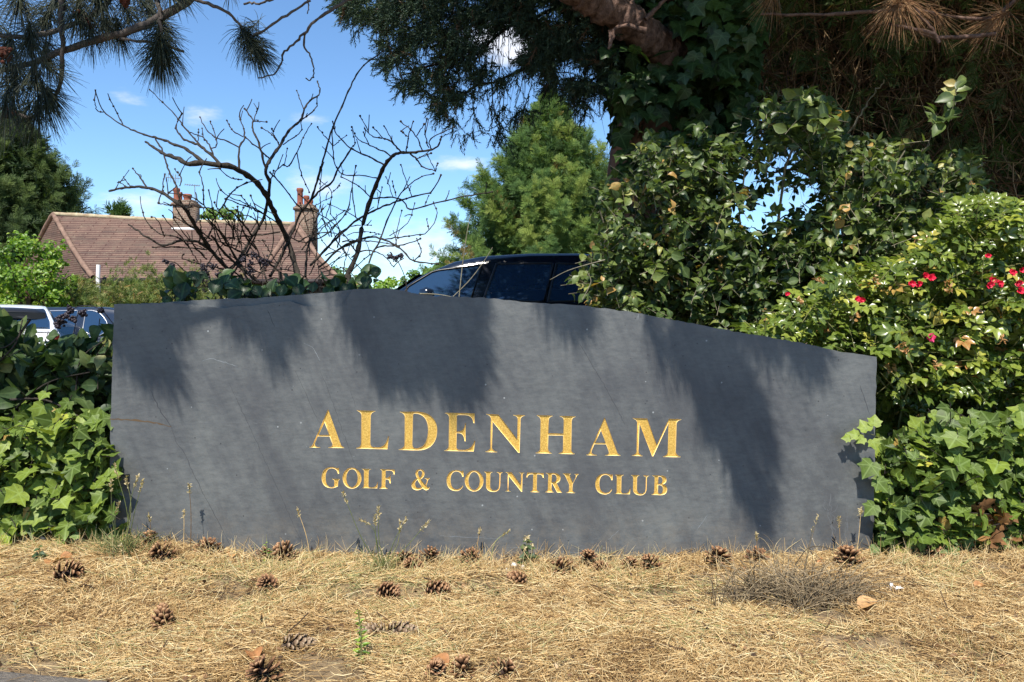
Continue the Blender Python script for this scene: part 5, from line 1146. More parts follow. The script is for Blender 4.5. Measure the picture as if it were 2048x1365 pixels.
mb = MB(); mb.box(((eFL[0] + eFR[0]) / 2, HD + .03, eh - .06), (eFR[0] - eFL[0] + .1, .05, .16)); mb.box(((wl[0] + wr[0]) / 2, HD - .33, eh - .11), (wr[0] - wl[0], .05, .14)); mb.box((eFL[0] - .9, HD + 3, eh - .06), (.05, 6, .15), rot=.3); mb.build('gutter', dark, house)
for px0, px1 in [(215, 262), (300, 350), (420, 470), (560, 610)]:
    a = P(px0, 590, HD + .3); b = P(px1, 590, HD + .3); w_ = b[0] - a[0]; cx = (a[0] + b[0]) / 2; mb = MB()
    for dx, dz, sx, sz in [(-w_ / 2, 0, .07, 1.0), (w_ / 2, 0, .07, 1.0), (0, .5, w_ + .07, .07), (0, -.5, w_ + .07, .07), (0, 0, .05, 1.0)]: mb.box((cx + dx, HD + .31, .95 + dz), (sx, .07 + (.004 if sz == .07 else 0), sz))
    f_ = mb.build('window', white, house); mb = MB(); mb.box((cx, HD + .33, .95), (w_, .02, .98)); g_ = mb.build('pane', glass_h, f_, origin=None)
mb = MB(); a = P(197, 530, HD - .25); b = P(196, 560, HD - .25); limb(mb, [a, b, [b[0], b[1] + .1, gzv]], .06, .06, 8, 8); mb.build('vent_pipe', white, house)
def chimney(x0, x1, yt, yb, Y, pots):
    a = P(x0, yt, Y); b = P(x1, yb, Y); w_ = b[0] - a[0]; cx = (a[0] + b[0]) / 2; mb = MB(); h = a[2] - b[2] + .6
    mb.box((cx, Y + .3, a[2] - h / 2), (w_, .6, h)); mb.box((cx, Y + .3, a[2] - .10), (w_ + .09, .69, .11)); mb.box((cx, Y + .3, a[2] + .03), (w_ - .06, .5, .07))
    o = mb.build('chimney', brick, house)
    for px, py0, py1, r in pots:
        p0 = P(px, py0, Y + .3); p1 = P(px, py1, Y + .3); mb = MB(); zt, zb = p0[2], p1[2] - .05
        prof = [(r * 1.12, zb), (r * 1.05, zb + (zt - zb) * .1), (r * .92, zb + (zt - zb) * .2), (r * .9, zt - .14), (r * 1.12, zt - .10), (r * 1.12, zt - .03), (r, zt), (r * .7, zt), (r * .68, zt - .2)]
        n = 16; an = np.arange(n) / n * 2 * math.pi; V = np.concatenate([np.stack([p0[0] + q * np.cos(an), Y + .3 + q * np.sin(an), 0 * an + z], -1) for q, z in prof]); i = np.arange(len(prof) - 1)[:, None] * n; j = np.arange(n)[None]
        mb.add(V, np.stack([i + j, i + (j + 1) % n, i + n + (j + 1) % n, i + n + j], -1).reshape(-1, 4)); mb.build('chimney_pot', terra, o, smooth=True)
    return o
c1 = chimney(345, 386, 403, 458, RY - .35, [(353, 377, 402, .11), (360, 385, 402, .08), (375, 389, 402, .14)])
mb = MB(); a = P(350, 456, RY - .45); b = P(385, 462, RY - .45); mb.box(((a[0] + b[0]) / 2, RY - .44, (a[2] + b[2]) / 2), (b[0] - a[0] + .2, .12, .12)); mb.build('flashing', white, c1)
c2_ = chimney(589, 627, 412, 468, RY + .4, [(600, 377, 410, .115), (613, 392, 410, .10), (621, 400, 410, .09)])
for px, py0, py1, Y in [(351, 350, 400, RY), (389, 370, 402, RY)]:
    mb = MB(); a = P(px + 3, py1, Y); a[2] -= .6; b = P(px, py0, Y); limb(mb, [a, b], .018, .015, 4, 5); c_ = b - np.array([0, 0, .12 if px < 370 else .02])
    limb(mb, [c_ + np.array([-.28, -.15, 0]), c_ + np.array([.14, .08, 0])], .014, .014, 4, 4)
    for k in range(7):
        q = c_ + np.array([-.28, -.15, 0]) + np.array([.42, .23, 0]) * k / 6; v = np.array([0, 0, .16]) if px < 370 else np.array([.08, -.16, 0]); limb(mb, [q - v, q + v], .008, .008, 2, 4)
    mb.build('aerial', metal, c1)

# ------------------------------------------------------------------ cars
def carpaint(name, col, rough=.18): return mat(name, col, rough, .5, 0.0, 1.0)
cglass = mat('sky_tinted_glass', (.012, .032, .070), .03, .9, 0, .8); tyre = mat('tyre_rubber', (.02, .02, .02), .8, .3); rimm = mat('alloy', (.5, .5, .52), .3, .5, .9); trim_d = mat('black_trim', (.012, .012, .013), .35, .5); chrome = mat('chrome_strip', (.55, .56, .58), .35, .6, .7)  # blue in the car glass base stands in for reflected sky
lampr = mat('red_lamp', (.5, .015, .015), .15, .6, 0, 1); lampw = mat('clear_lamp', (.6, .62, .65), .1, .6, 0, 1)
def car(name, label, loc, rot, Lg, W, belt, roof, nose, paint, prof, wins, chrome_trim=False, spoiler=False, rails=False, cat='car'):
    """x runs nose (0) to tail (Lg); prof: roofline (x, z) from windscreen foot to tail glass foot"""
    t = thing(name, loc, label, cat); ca, sa = math.cos(rot), math.sin(rot); M_ = np.array([[ca, sa, 0], [-sa, ca, 0], [0, 0, 1]])
    def W_(v): v = np.asarray(v, float) - np.array([Lg / 2, 0, 0]); return v @ M_ + np.array(loc)
    hw = W / 2; mb = MB(); xs_ = np.concatenate([[0, .04, .12, .3], np.linspace(.55, Lg - .45, 22), [Lg - .25, Lg - .1, Lg - .03, Lg]])
    fx, rx_ = prof[0][0], prof[-1][0]
    top = lambda x: np.interp(x, [0, .05, .3, fx, fx + .1, rx_ - .05, rx_, Lg - .05, Lg], [nose * .72, nose * .86, nose * .95, belt + .02, belt, belt, belt, belt * .93, belt * .80])
    wid = lambda x: hw * np.interp(x, [0, .12, .5, 1.2, Lg - .9, Lg - .25, Lg], [.72, .86, .96, 1, 1, .94, .82])
    rings = []
    for x in xs_:
        w_ = wid(x); z = top(x); b = .22 + (.10 if x < .1 or x > Lg - .05 else 0)
        half = [(0, b), (w_ * .9, b), (w_ * .97, b + .1), (w_, b + .3), (w_ * 1.0, z * .72), (w_ * .985, z * .80), (w_ * .965, z - .07), (w_ * .93, z - .015), (w_ * .86, z), (w_ * .4, z + .015), (0, z + .02)]
        rings.append([(x, y, zz) for y, zz in half] + [(x, -y, zz) for y, zz in half[-2:0:-1]])
    Rg = np.array(rings); k = Rg.shape[1]; n = len(xs_); i = np.arange(n - 1)[:, None] * k; j = np.arange(k)[None]; j2 = (j + 1) % k
    mb.add(W_(Rg.reshape(-1, 3)), np.stack([i + j, i + k + j, i + k + j2, i + j2], -1).reshape(-1, 4))
    mb.poly(W_(Rg[0]), [tuple(range(k))]); mb.poly(W_(Rg[-1]), [tuple(range(k))[::-1]])
    # cabin
    px_, pz_ = zip(*prof); xs2 = np.linspace(fx, rx_, 44); zr = np.interp(xs2, px_, pz_)
    by = lambda x: wid(x) * .93; ry = lambda x, z: by(x) * (1 - .24 * np.clip((z - belt) / (roof - belt), 0, 1.2))
    rings = []
    for x, z in zip(xs2, zr):
        d_ = z - belt; half = []
        for q in (0, .3, .6, .85, 1.0):
            zz = belt - .01 + (d_ - .03) * q; half.append((ry(x, zz) , zz))
        yy = half[-1][0]; half += [(yy - .035, z - .008), (yy - .1, z), (yy * .5, z + .012), (0, z + .016)]
        rings.append([(x, y, zz) for y, zz in half] + [(x, -y, zz) for y, zz in half[-2::-1]])
    Rg = np.array(rings); k = Rg.shape[1]; n = len(xs2); i = np.arange(n - 1)[:, None] * k; j = np.arange(k - 1)[None]
    mb.add(W_(Rg.reshape(-1, 3)), np.stack([i + j, i + k + j, i + k + j + 1, i + j + 1], -1).reshape(-1, 4))
    mb.poly(W_(Rg[-1]), [tuple(range(k))[::-1]])
    body = mb.build('body', paint, t, smooth=True); mod = body.modifiers.new('edge', 'EDGE_SPLIT'); mod.split_angle = R_(38)
    # side windows, on both sides
    for s in (1, -1):
        for wn in wins:
            lo = np.array(wn[0]); hi = np.array(wn[1]); m_ = 12; u = np.linspace(0, 1, m_)
            lo_ = np.stack([np.interp(u, np.linspace(0, 1, len(lo)), lo[:, q]) for q in (0, 1)], -1); hi_ = np.stack([np.interp(u, np.linspace(0, 1, len(hi)), hi[:, q]) for q in (0, 1)], -1)
            V = []; 
            for v in np.linspace(0, 1, 5):
                q = lo_ + (hi_ - lo_) * v; V += [(x, s * (ry(x, z) + .006), z) for x, z in q]
            i_ = np.arange(4)[:, None] * m_ + np.arange(m_ - 1)[None]; mb = MB(); mb.add(W_(V), np.stack([i_, i_ + 1, i_ + m_ + 1, i_ + m_], -1).reshape(-1, 4)); mb.build('side_window', cglass, t, smooth=True)
            ol = np.vstack([lo_, hi_[::-1], lo_[:1]]); mb = MB(); P3 = W_([(x, s * (ry(x, z) + .010), z) for x, z in ol]); tubes(mb, P3[None], np.full((1, len(P3)), .009 if chrome_trim else .012), 5); mb.build('window_trim', chrome if chrome_trim else trim_d, t)
    # windscreen and rear glass
    for nm, (a, b) in (('windscreen', (0, 1)), ('rear_window', (-1, -2))):
        x0, z0_ = prof[a]; x1, z1 = prof[b]; V = []; mm = 9; e = .014
        for v in np.linspace(.06, .93, 6):
            x = x0 + (x1 - x0) * v; z = np.interp(x, px_, pz_) + .02; z = max(z, belt + .02); yy = ry(x, z - .03) - .07
            dx_ = -.012 if a == 0 else .012
            V += [(x + dx_, yy * q, z + .012) for q in np.linspace(-1, 1, mm)]
        i_ = np.arange(5)[:, None] * mm + np.arange(mm - 1)[None]; mb = MB(); mb.add(W_(V), np.stack([i_, i_ + 1, i_ + mm + 1, i_ + mm], -1).reshape(-1, 4)); mb.build(nm, cglass, t, smooth=True)
    if spoiler:
        mb = MB(); xr, zr_ = prof[-2]; yy = ry(xr, zr_) - .04
        V = []; 
        for dx_, z0_, z1 in ((-.12, .0, .03), (.10, -.03, .022), (.26, -.06, -.03), (.27, -.10, -.045)):
            for q in np.linspace(-1, 1, 9): V.append((xr + dx_ - .05 * abs(q) ** 3, yy * q, zr_ + z1 - .03 * abs(q) ** 2))
            for q in np.linspace(1, -1, 9): V.append((xr + dx_ - .05 * abs(q) ** 3, yy * q, zr_ + z0_ - .05 - .03 * abs(q) ** 2))
        k = 18; i_ = np.arange(3)[:, None] * k; j = np.arange(k)[None]; mb.add(W_(V), np.stack([i_ + j, i_ + k + j, i_ + k + (j + 1) % k, i_ + (j + 1) % k], -1).reshape(-1, 4)); mb.poly(W_(V[-k:]), [tuple(range(k))]); mb.build('spoiler', trim_d, t)
    if rails:
        for s in (1, -1):
            mb = MB(); pts = [(x, s * (ry(x, np.interp(x, px_, pz_)) - .05), np.interp(x, px_, pz_) + .03) for x in np.linspace(prof[1][0] + .3, prof[-2][0] - .2, 12)]; tubes(mb, W_(pts)[None], np.full((1, 12), .015), 6); mb.build('roof_rail', trim_d, t)
    for x in (.82, Lg - .85):
        for s in (1, -1):
            an = np.arange(28) / 28 * 2 * math.pi
            def lathe(pr, m_, nm, par):
                V = np.concatenate([np.stack([x + r * np.cos(an), 0 * an + s * (hw - .02 + dy), .33 + r * np.sin(an)], -1) for r, dy in pr]); i_ = np.arange(len(pr) - 1)[:, None] * 28; j = np.arange(28)[None]
                mb = MB(); mb.add(W_(V), np.stack([i_ + j, i_ + (j + 1) % 28, i_ + 28 + (j + 1) % 28, i_ + 28 + j], -1).reshape(-1, 4)); return mb.build(nm, m_, par, smooth=True)
            wh = lathe([(.21, .0), (.30, .02), (.33, .0), (.335, -.1), (.33, -.2), (.2, -.2)], tyre, 'wheel', t); lathe([(.0, -.01), (.06, .0), (.09, -.03), (.19, -.02), (.215, .005)], rimm, 'rim', wh)
    for s in (1, -1):
        for xx, m_, nm in ((Lg - .10, lampr, 'tail_light'), (.10, lampw, 'headlight')):
            yy = wid(xx) * s; zc = top(xx) - .12; mb = MB(); bx_ = MB()
            V = [(xx + dx_, yy * f_, zc + dz) for dx_, f_ in ((.13 if xx > 1 else -.13, .84), (.07 if xx > 1 else -.04, 1.012), (-.16 if xx > 1 else .2, 1.025)) for dz in (-.06, .06)]
            mb.add(W_(V), [[0, 2, 3, 1], [2, 4, 5, 3]]); mb.build(nm, m_, t)
    for s in (1, -1):
        mb = MB(); q = np.array([fx + .45, s * (wid(fx) + .06), belt + .06]); inst(mb, BALL, W_(q)[None], frames(np.array([[0, 0, 1.]]), np.array([[ca, -sa, 0.]])), np.array([[.06, .11, .07]])); mb.build('wing_mirror', paint, t, smooth=True)
    return t
navy = carpaint('dark_navy_paint', (.006, .010, .020), .12); navy2 = carpaint('blue_black_paint', (.010, .015, .028), .25); whitep = carpaint('white_paintwork', (.80, .80, .80), .25)
def cx_(px, Y): return P(px, 640, Y)[0]
# dark car just behind the slate, nose to the left: x in car = 0 at nose
D0 = 8.4; hwd = .92; nx = cx_(790, D0) - 1.0; zc = float(gz(cx_(1050, D0), D0))
pz = lambda py: float(P(0, py, D0)[2]) - zc
X = lambda px: cx_(px, D0) - nx
prof = [(X(775), pz(592)), (X(840), pz(548)), (X(905), pz(520)), (X(965), pz(508)), (X(1060), pz(502)), (X(1165), pz(502)), (X(1260), pz(510)), (X(1330), pz(530)), (X(1390), pz(592))]
wins = [([(X(800), pz(594)), (X(920), pz(600)), (X(941), pz(600))], [(X(815), pz(572)), (X(865), pz(540)), (X(962), pz(527))]),
        ([(X(966), pz(600)), (X(1088), pz(604))], [(X(992), pz(525)), (X(1108), pz(524))]),
        ([(X(1096), pz(604)), (X(1230), pz(600))], [(X(1115), pz(524)), (X(1190), pz(527)), (X(1250), pz(560))])]
car('dark_car', 'glossy dark navy car parked just behind the slate sign, its roof and side windows showing', (nx + 2.25, D0 + hwd, zc), 0.0, 4.5, hwd * 2, pz(598), pz(502), pz(600) - .12, navy, prof, wins, rails=False)
# white hatchback seen from behind
Y1 = 11.6; cxw = cx_(2, Y1); zw = float(gz(cxw, Y1 + 2)); belt1 = float(P(0, 664, Y1)[2]) - zw; roof1 = float(P(0, 606, Y1)[2]) - zw
prof1 = [(1.0, belt1), (1.75, roof1 - .05), (2.3, roof1), (3.4, roof1 - .03), (3.72, roof1 - .09), (4.12, belt1 + .01)]
wins1 = [([(1.35, belt1 + .03), (2.2, belt1 + .03)], [(1.85, roof1 - .13), (2.25, roof1 - .09)]), ([(2.3, belt1 + .03), (3.2, belt1 + .05)], [(2.33, roof1 - .09), (3.2, roof1 - .12)])]
car('white_car', 'white hatchback seen from behind at the left edge, black spoiler and red tail light', (cxw - 2.1 * math.sin(.60), Y1 + 2.1 * math.cos(.60), zw), -math.pi / 2 + .60, 4.2, 1.78, belt1, roof1, belt1 - .15, whitep, prof1, wins1, spoiler=True)
# blue-black estate beyond it, nose to the left
D2 = 14.2; z2 = float(gz(cx_(150, D2), D2)); p2 = lambda py: float(P(0, py, D2)[2]) - z2; nx2 = cx_(245, D2) - 4.45; X2 = lambda px: cx_(px, D2) - nx2
prof2 = [(1.2, p2(680)), (1.9, p2(622)), (2.3, p2(614)), (X2(190), p2(614)), (X2(222), p2(618)), (X2(242), p2(680))]
wins2 = [([(1.5, p2(676)), (2.3, p2(676))], [(1.95, p2(628)), (2.32, p2(622))]), ([(X2(70), p2(676)), (X2(140), p2(676))], [(X2(70), p2(622)), (X2(142), p2(621))]), ([(X2(158), p2(676)), (X2(170), p2(676)), (X2(182), p2(675)), (X2(193), p2(672)), (X2(201), p2(666)), (X2(206), p2(658))], [(X2(158), p2(621)), (X2(170), p2(621)), (X2(182), p2(624)), (X2(193), p2(632)), (X2(201), p2(642)), (X2(207), p2(654))])]
car('dark_estate_car', 'blue-black estate car with bright window trim parked beyond the white hatchback', (nx2 + 2.25, D2 + .9, z2), 0.0, 4.5, 1.8, p2(680), p2(614), p2(690), navy2, prof2, wins2, chrome_trim=True)

# ------------------------------------------------------------------ pine cones
CONE = mat('pine_cone', (.2, .1, .05), .75, .25)
ct = attr(CONE, 'tip'); cr = ramp(CONE, ct, [(0, (.03, .016, .010)), (.45, (.11, .055, .028)), (.8, (.27, .145, .07)), (1, (.40, .25, .14))])
L(CONE, mixc(CONE, 1.0, cr, ramp(CONE, noise(CONE, 130, 4), [(.3, (.65, .62, .6)), (.7, (1.25, 1.2, 1.15))]), 'MULTIPLY'), CONE.node_tree.nodes["Principled BSDF"].inputs['Base Color'])
CONEG = CONE.copy(); CONEG.name = 'weathered_pine_cone'
for nd in CONEG.node_tree.nodes:
    if nd.type == 'VALTORGB' and len(nd.color_ramp.elements) == 4:
        for e, c_ in zip(nd.color_ramp.elements, [(.05, .035, .025), (.15, .10, .065), (.25, .18, .115), (.36, .28, .19)]): e.color = (*c_, 1)
def conemesh(openn, Lc=.066, Rc=.020, n=74, seed=0, m_=None):
    rng = np.random.default_rng(seed); mb = MB(); 
    K = 8; an = np.arange(8) / 8 * 2 * math.pi
    zs = np.linspace(0, 1, K); rad = Rc * .45 * np.sin(np.clip(zs * .9 + .12, 0, 1) * math.pi) ** .6
    tubes(mb, np.stack([0 * zs, 0 * zs, zs * Lc * .92], -1)[None], rad[None], 7, rnd=np.array([.5]), tip=np.array([0.0]))
    for i in range(n):
        if rng.random() < .06: continue
        u = (i + .5) / n; a = i * 2.39996; z = u * Lc * .93; sc = math.sin((u * .82 + .16) * math.pi) ** .7; ln = Rc * (.95 + .55 * openn) * sc + .004; w_ = .0062 * (.5 + .6 * sc); el = (-.35 + 1.5 * u) + (1 - openn) * .85 + rng.normal() * .1
        o_ = np.array([math.cos(a), math.sin(a), 0]); d = o_ * math.cos(el) + np.array([0, 0, 1]) * math.sin(el); s = np.array([-math.sin(a), math.cos(a), 0]); nn = np.cross(s, d)
        p = np.array([0, 0, z]) + o_ * .002; th = .0012
        V = [p - s * w_ * .4, p + s * w_ * .4, p + d * ln * .72 - s * w_, p + d * ln * .72 + s * w_, p + d * ln - s * w_ * .55, p + d * ln + s * w_ * .55,
             p + d * ln * .72 - s * w_ * .9 + nn * -th * 2, p + d * ln * .72 + s * w_ * .9 + nn * -th * 2, p + d * ln * 1.02 - s * w_ * .45 + nn * -th * 2.4, p + d * ln * 1.02 + s * w_ * .45 + nn * -th * 2.4, p + d * ln * .9 + nn * th * 1.6]
        mb.add(np.array(V), [[0, 1, 3, 2], [2, 3, 5, 4], [0, 6, 7, 1], [6, 8, 9, 7], [4, 5, 9, 8], [2, 4, 8, 6], [3, 7, 9, 5]], rnd=.5, tip=[0, 0, .55, .55, 1, 1, .4, .4, .9, .9, 1])
    o = mb.build('pine_cone', m_ or CONE); me = o.data; bpy.data.objects.remove(o); return me
CM = {'open': conemesh(1.2, .056, .023, 44, 1), 'half': conemesh(.85, .062, .021, 54, 2), 'closed': conemesh(.5, .068, .021, 66, 3), 'grey': conemesh(.4, .076, .021, 72, 4, CONEG), 'open2': conemesh(1.4, .050, .023, 38, 5), 'half2': conemesh(1.0, .058, .021, 48, 6), 'open3': conemesh(1.1, .064, .021, 52, 7)}
# px, py, size px, kind, tilt (0 upright .. 90 lying), heading, label
CN = [(318, 1137, 50, 'open', 55, 200, 'open brown pine cone in the straw near the left foot of the slate sign'),
 (128, 1178, 58, 'half', 85, 20, 'brown pine cone lying on its side with curled leaves, below the left ivy bank'),
 (290, 1104, 40, 'open', 40, 90, 'dark pine cone half hidden under the ivy at the sign left foot'),
 (318, 1250, 62, 'closed', 22, 120, 'upright tan pine cone alone in the left foreground straw'),
 (410, 1094, 52, 'open', 15, 0, 'wide open light brown pine cone touching the slate, beside curled orange leaves'),
 (568, 1114, 50, 'open', 60, 160, 'dark open pine cone against the slate below the start of the lettering'),
 (522, 1106, 34, 'open', 30, 60, 'small pine cone against the slate beneath the yellow-green seedling'),
 (530, 1168, 44, 'half', 50, 250, 'small brown pine cone in straw, a hand below the seedling'),
 (585, 1292, 66, 'grey', 88, 10, 'greyish closed pine cone lying sunk in the straw, lower left of centre'),
 (522, 1356, 66, 'open', 30, 200, 'reddish brown pine cone at the bottom edge, leftmost of that row'),
 (772, 1187, 54, 'closed', 82, 330, 'dark pine cone lying on its side left of the one with the brown leaf'),
 (870, 1183, 52, 'closed', 80, 350, 'dark pine cone lying beside a small brown leaf'),
 (856, 1116, 46, 'open', 20, 20, 'open pine cone against the slate, right of the stalky grass clump'),
 (806, 1116, 38, 'open', 40, 80, 'dark pine cone tucked behind the stalky grass clump'),
 (824, 1134, 38, 'half', 60, 200, 'brown pine cone in front of the pair beside the grass clump'),
 (938, 1113, 44, 'open', 25, 330, 'open pine cone against the slate beneath the ampersand'),
 (1038, 1160, 46, 'closed', 75, 160, 'reddish dark pine cone lying below the pale pebbles'),
 (795, 1268, 60, 'grey', 86, 5, 'weathered flattened pine cone, right one of a sunken pair'),
 (748, 1268, 56, 'grey', 84, 180, 'weathered flattened pine cone, left one of a sunken pair'),
 (868, 1356, 56, 'closed', 30, 300, 'tan pine cone at the bottom edge, left of two brown ones'),
 (925, 1356, 52, 'open', 50, 100, 'brown pine cone with dead leaves at the bottom edge, middle of three'),
 (1008, 1358, 50, 'open', 60, 30, 'dark brown pine cone at the bottom edge, rightmost of that row'),
 (1125, 1136, 48, 'open', 45, 140, 'brown pine cone against the slate, right of the flowering weed'),
 (1176, 1122, 44, 'open', 10, 0, 'spiky open pine cone against the slate below the word COUNTRY'),
 (1203, 1136, 34, 'half', 70, 210, 'small pine cone right of the spiky one under the word COUNTRY'),
 (1262, 1130, 36, 'half', 35, 60, 'small light brown pine cone against the slate below the word CLUB'),
 (1308, 1130, 46, 'open', 30, 170, 'open pine cone against the slate below the last letter'),
 (1440, 1121, 56, 'open', 12, 40, 'wide open pine cone left of the grey dry grass tuft'),
 (1518, 1117, 48, 'open', 20, 300, 'pale brown pine cone behind the grey dry grass tuft'),
 (1706, 1126, 62, 'half', 15, 120, 'big brown pine cone below the right end of the slate'),
 (1868, 1110, 46, 'open', 35, 200, 'brown pine cone at the foot of the right hand ivy')]
from mathutils import Matrix, Euler
litter = []
for ci, (px, py, sz, kind, tilt, hd, lab) in enumerate(CN):
    kind = {'open': ['open', 'open2', 'open3'][ci % 3], 'half': ['half', 'half2'][ci % 2]}.get(kind, kind)
    yb = py + sz * .36; Y = min(CH * F / (yb - 640), SD - .045); x = P(px, 640, Y)[0]
    o = bpy.data.objects.new('pine_cone', CM[kind]); COL.objects.link(o); s = sz * Y / F / .058 * .79
    z = float(gz(x, Y)); R = Euler((0, R_(tilt), R_(hd)), 'XYZ').to_matrix()
    s = min(s, 1.25); lift = .012 + .018 * math.sin(R_(tilt)) * s
    ctr = Vector((x, Y, z + lift * .8 - (.010 if kind == 'grey' else 0))) - R @ Vector((0, 0, .018 + .012 * math.sin(R_(tilt)))) * s
    o.matrix_world = Matrix.Translation(ctr) @ R.to_4x4() @ Matrix.Scale(s, 4)
    tag(o, lab, 'pine cone', 'pine cones in the straw')
    k = 16; a_ = RNG.uniform(0, 2 * math.pi, k); rr_ = RNG.uniform(.012, .036, k); c0 = np.stack([x + rr_ * np.cos(a_), np.minimum(Y + rr_ * np.sin(a_) * .8 - .008, SD - .004), z + RNG.uniform(.004, .016, k)], -1); dd = rv(k) * np.array([1, .7, .3]); dd[:, 2] = np.abs(dd[:, 2]); dd = nrm(dd) * RNG.uniform(.02, .055, (k, 1))
    cc = c0[:, None] + dd[:, None] * np.linspace(-.5, .5, 4)[None, :, None] + rv(k)[:, None] * (np.linspace(-1, 1, 4) ** 2)[None, :, None] * .004; cc[:, :, 1] = np.minimum(cc[:, :, 1], SD - .003); litter.append(cc)

mb = MB(); lc = np.concatenate(litter); tubes(mb, lc, np.full(lc.shape[:2], .0008), 3); tag(mb.build('loose_straw', STRAW), 'loose straws and needles lodged round the pine cones', 'straw', kind='stuff')

# ------------------------------------------------------------------ fallen leaves, pebbles, feathers
def fallen(px, py, sz, hd, lab, tpl=None, r=.4, curl=.5, z=.012):
    Y = min(CH * F / (py - 640), SD - .03); x = P(px, 640, Y)[0]; tp = tpl or oval(.36, 6, .35, curl); mb = MB()
    o_ = np.array([[x, Y, float(gz(x, Y)) + z]]); inst(mb, tp, o_, frames(np.array([[RNG.normal() * .25, -.35, 1.]]), np.array([[math.cos(R_(hd)), math.sin(R_(hd)), .12]])), [sz], [r])
    tag(mb.build('fallen_leaf', DLEAF, origin=o_[0], smooth=True), lab, 'leaf', 'dead leaves on the straw')
for a in [(440, 1118, .045, 40, 'curled orange leaf beside the wide open pine cone at the slate', None, .95, 1.2), (455, 1138, .038, 100, 'crumpled orange leaf in front of the curled one near the slate', None, .6, 1.0), (888, 1196, .034, 10, 'small dark orange leaf against the lying pine cone', None, .05, .6),
          (1722, 1232, .058, 5, 'large flat pale orange leaf right of the grey grass tuft', None, .7, .2), (1945, 1120, .055, 100, 'yellow-orange lobed leaf at the foot of the right ivy', IVYT, .98, .2), (1958, 1196, .034, 10, 'small orange leaf in the straw at the right edge', None, .3, .4),
          (88, 1180, .05, 95, 'upright brown leaf curled over the lying cone at the left', None, .35, 1.3), (108, 1168, .045, 10, 'rusty leaf resting on top of the lying cone at the left', None, .2, 1.0), (220, 1268, .022, 0, 'tiny pale leaf left of the upright foreground cone', None, .9, .3),
          (895, 1362, .045, 150, 'brown leaf at the bottom edge among the cones', None, .15, .8), (940, 1236, .022, 60, 'tiny orange leaf in the middle of the straw', None, .8, .4), (1660, 1142, .04, 200, 'rusty leaf under the right end of the slate', None, .25, .9), (1905, 1125, .045, 30, 'brown curled leaf between the ivy and the straw on the right', None, .3, .9), (1325, 1145, .03, 160, 'small rusty leaf by the last cone under the lettering', None, .1, .7), (505, 1350, .05, 120, 'rusty leaf leaning on the leftmost bottom edge cone', None, .1, .9)]:
    fallen(*a)
peb = mat('pale_pebble', (.55, .52, .47), .8, .3)
for px, py, s, lab in [(1028, 1134, .012, 'pale pebble nearest the flowering weed, largest of three'), (1045, 1138, .009, 'pale pebble right of the largest one'), (1012, 1140, .007, 'smallest pale pebble left of the others')]:
    Y = min(CH * F / (py - 634), SD - .02); x = P(px, 640, Y)[0]; mb = MB(); V, Fs, T = BALL; c_ = np.array([x, Y, float(gz(x, Y)) + s * .8]); inst(mb, (V * (1 + RNG.normal(size=V.shape) * .12), Fs, T), c_[None], frames(rv(1), rv(1)), np.array([[s, s * .8, s * .7]]))
    tag(mb.build('pebble', peb, origin=c_, smooth=True), lab, 'pebble', 'pale pebbles')
fw = mat('white_feather', (.8, .8, .8), .7, .2)
for px, py, s, lab in [(78, 1128, .035, 'scrap of white paper caught in the grass at far left'), (1797, 1196, .03, 'white feathery tuft in the straw at the right')]:
    Y = CH * F / (py - 640); x = P(px, 640, Y)[0]; c_ = np.array([x, Y, float(gz(x, Y)) + .01]); mb = MB(); n = 9; inst(mb, oval(.22, 3, .3, .4), np.repeat(c_[None], n, 0) + rv(n, .003), frames(rv(n), rv(n, .5) + np.array([0, -.2, .8])), s * RNG.uniform(.5, 1, n)); tag(mb.build('white_scrap', fw, origin=c_), lab, 'scrap')

# ------------------------------------------------------------------ standing grasses and weeds
def stalk(mb, mh, pts, D, r=.0013, head=.03, n=30, hs=.009):
    q = np.array(pts, float); p = P(q[:, 0], q[:, 1], D); C = resample(p, 14); tubes(mb, C[None], np.linspace(r, r * .5, 14)[None], 4)
    if head:
        L_ = np.cumsum(np.linalg.norm(np.diff(C[::-1], axis=0), axis=1)); k = max(2, int((L_ < head).sum()) + 1); seg = C[::-1][:k + 1]; u = RNG.random(n) * (len(seg) - 1); i = u.astype(int); i = np.minimum(i, len(seg) - 2); f = (u - i)[:, None]
        pos = seg[i] * (1 - f) + seg[i + 1] * f; ax = nrm(C[-1] - C[-3]); inst(mh, oval(.22, 2), pos, frames(rv(n), ax[None] + rv(n, .35)), hs * RNG.uniform(.7, 1.3, n))
GW = 2.2
def clump(name, lab, base, stalks, nbl, blh, r, m_=GREENG, D=GW, hd=.03, cat='grass clump', headm=SEED):
    b = P(base[0], base[1], D); b[2] = float(gz(b[0], D)); t = thing(name, b, lab, cat); mb, mh = MB(), MB()
    for s in stalks: stalk(mb, mh, s, D + RNG.normal() * .015, head=hd)
    if nbl:
        n = nbl; d = rv(n, .35); d[:, 2] = 1; d = nrm(d); tt = np.linspace(0, 1, 6)[None, :, None]; h = blh * RNG.uniform(.4, 1.1, n)[:, None, None]; st = b + rv(n, r) * np.array([1, .6, 0])
        C = st[:, None] + d[:, None] * tt * h + (d * np.array([1, 1, 0]) + np.array([0, 0, -.5]))[:, None] * tt ** 2.2 * h * .5; C[:, :, 2] = np.maximum(C[:, :, 2], b[2] + .002); C[:, :, 1] = np.minimum(C[:, :, 1], SD - .004) if abs(b[0]) < 1.25 else C[:, :, 1]
        tubes(mb, C, np.array([[1, 1, .9, .7, .5, .2]]) * .0011 * RNG.uniform(.6, 1.4, (n, 1)), 3)
    mb.build('blades', m_, t)
    if mh.n: mh.build('seed_heads', headm, t)
    return t
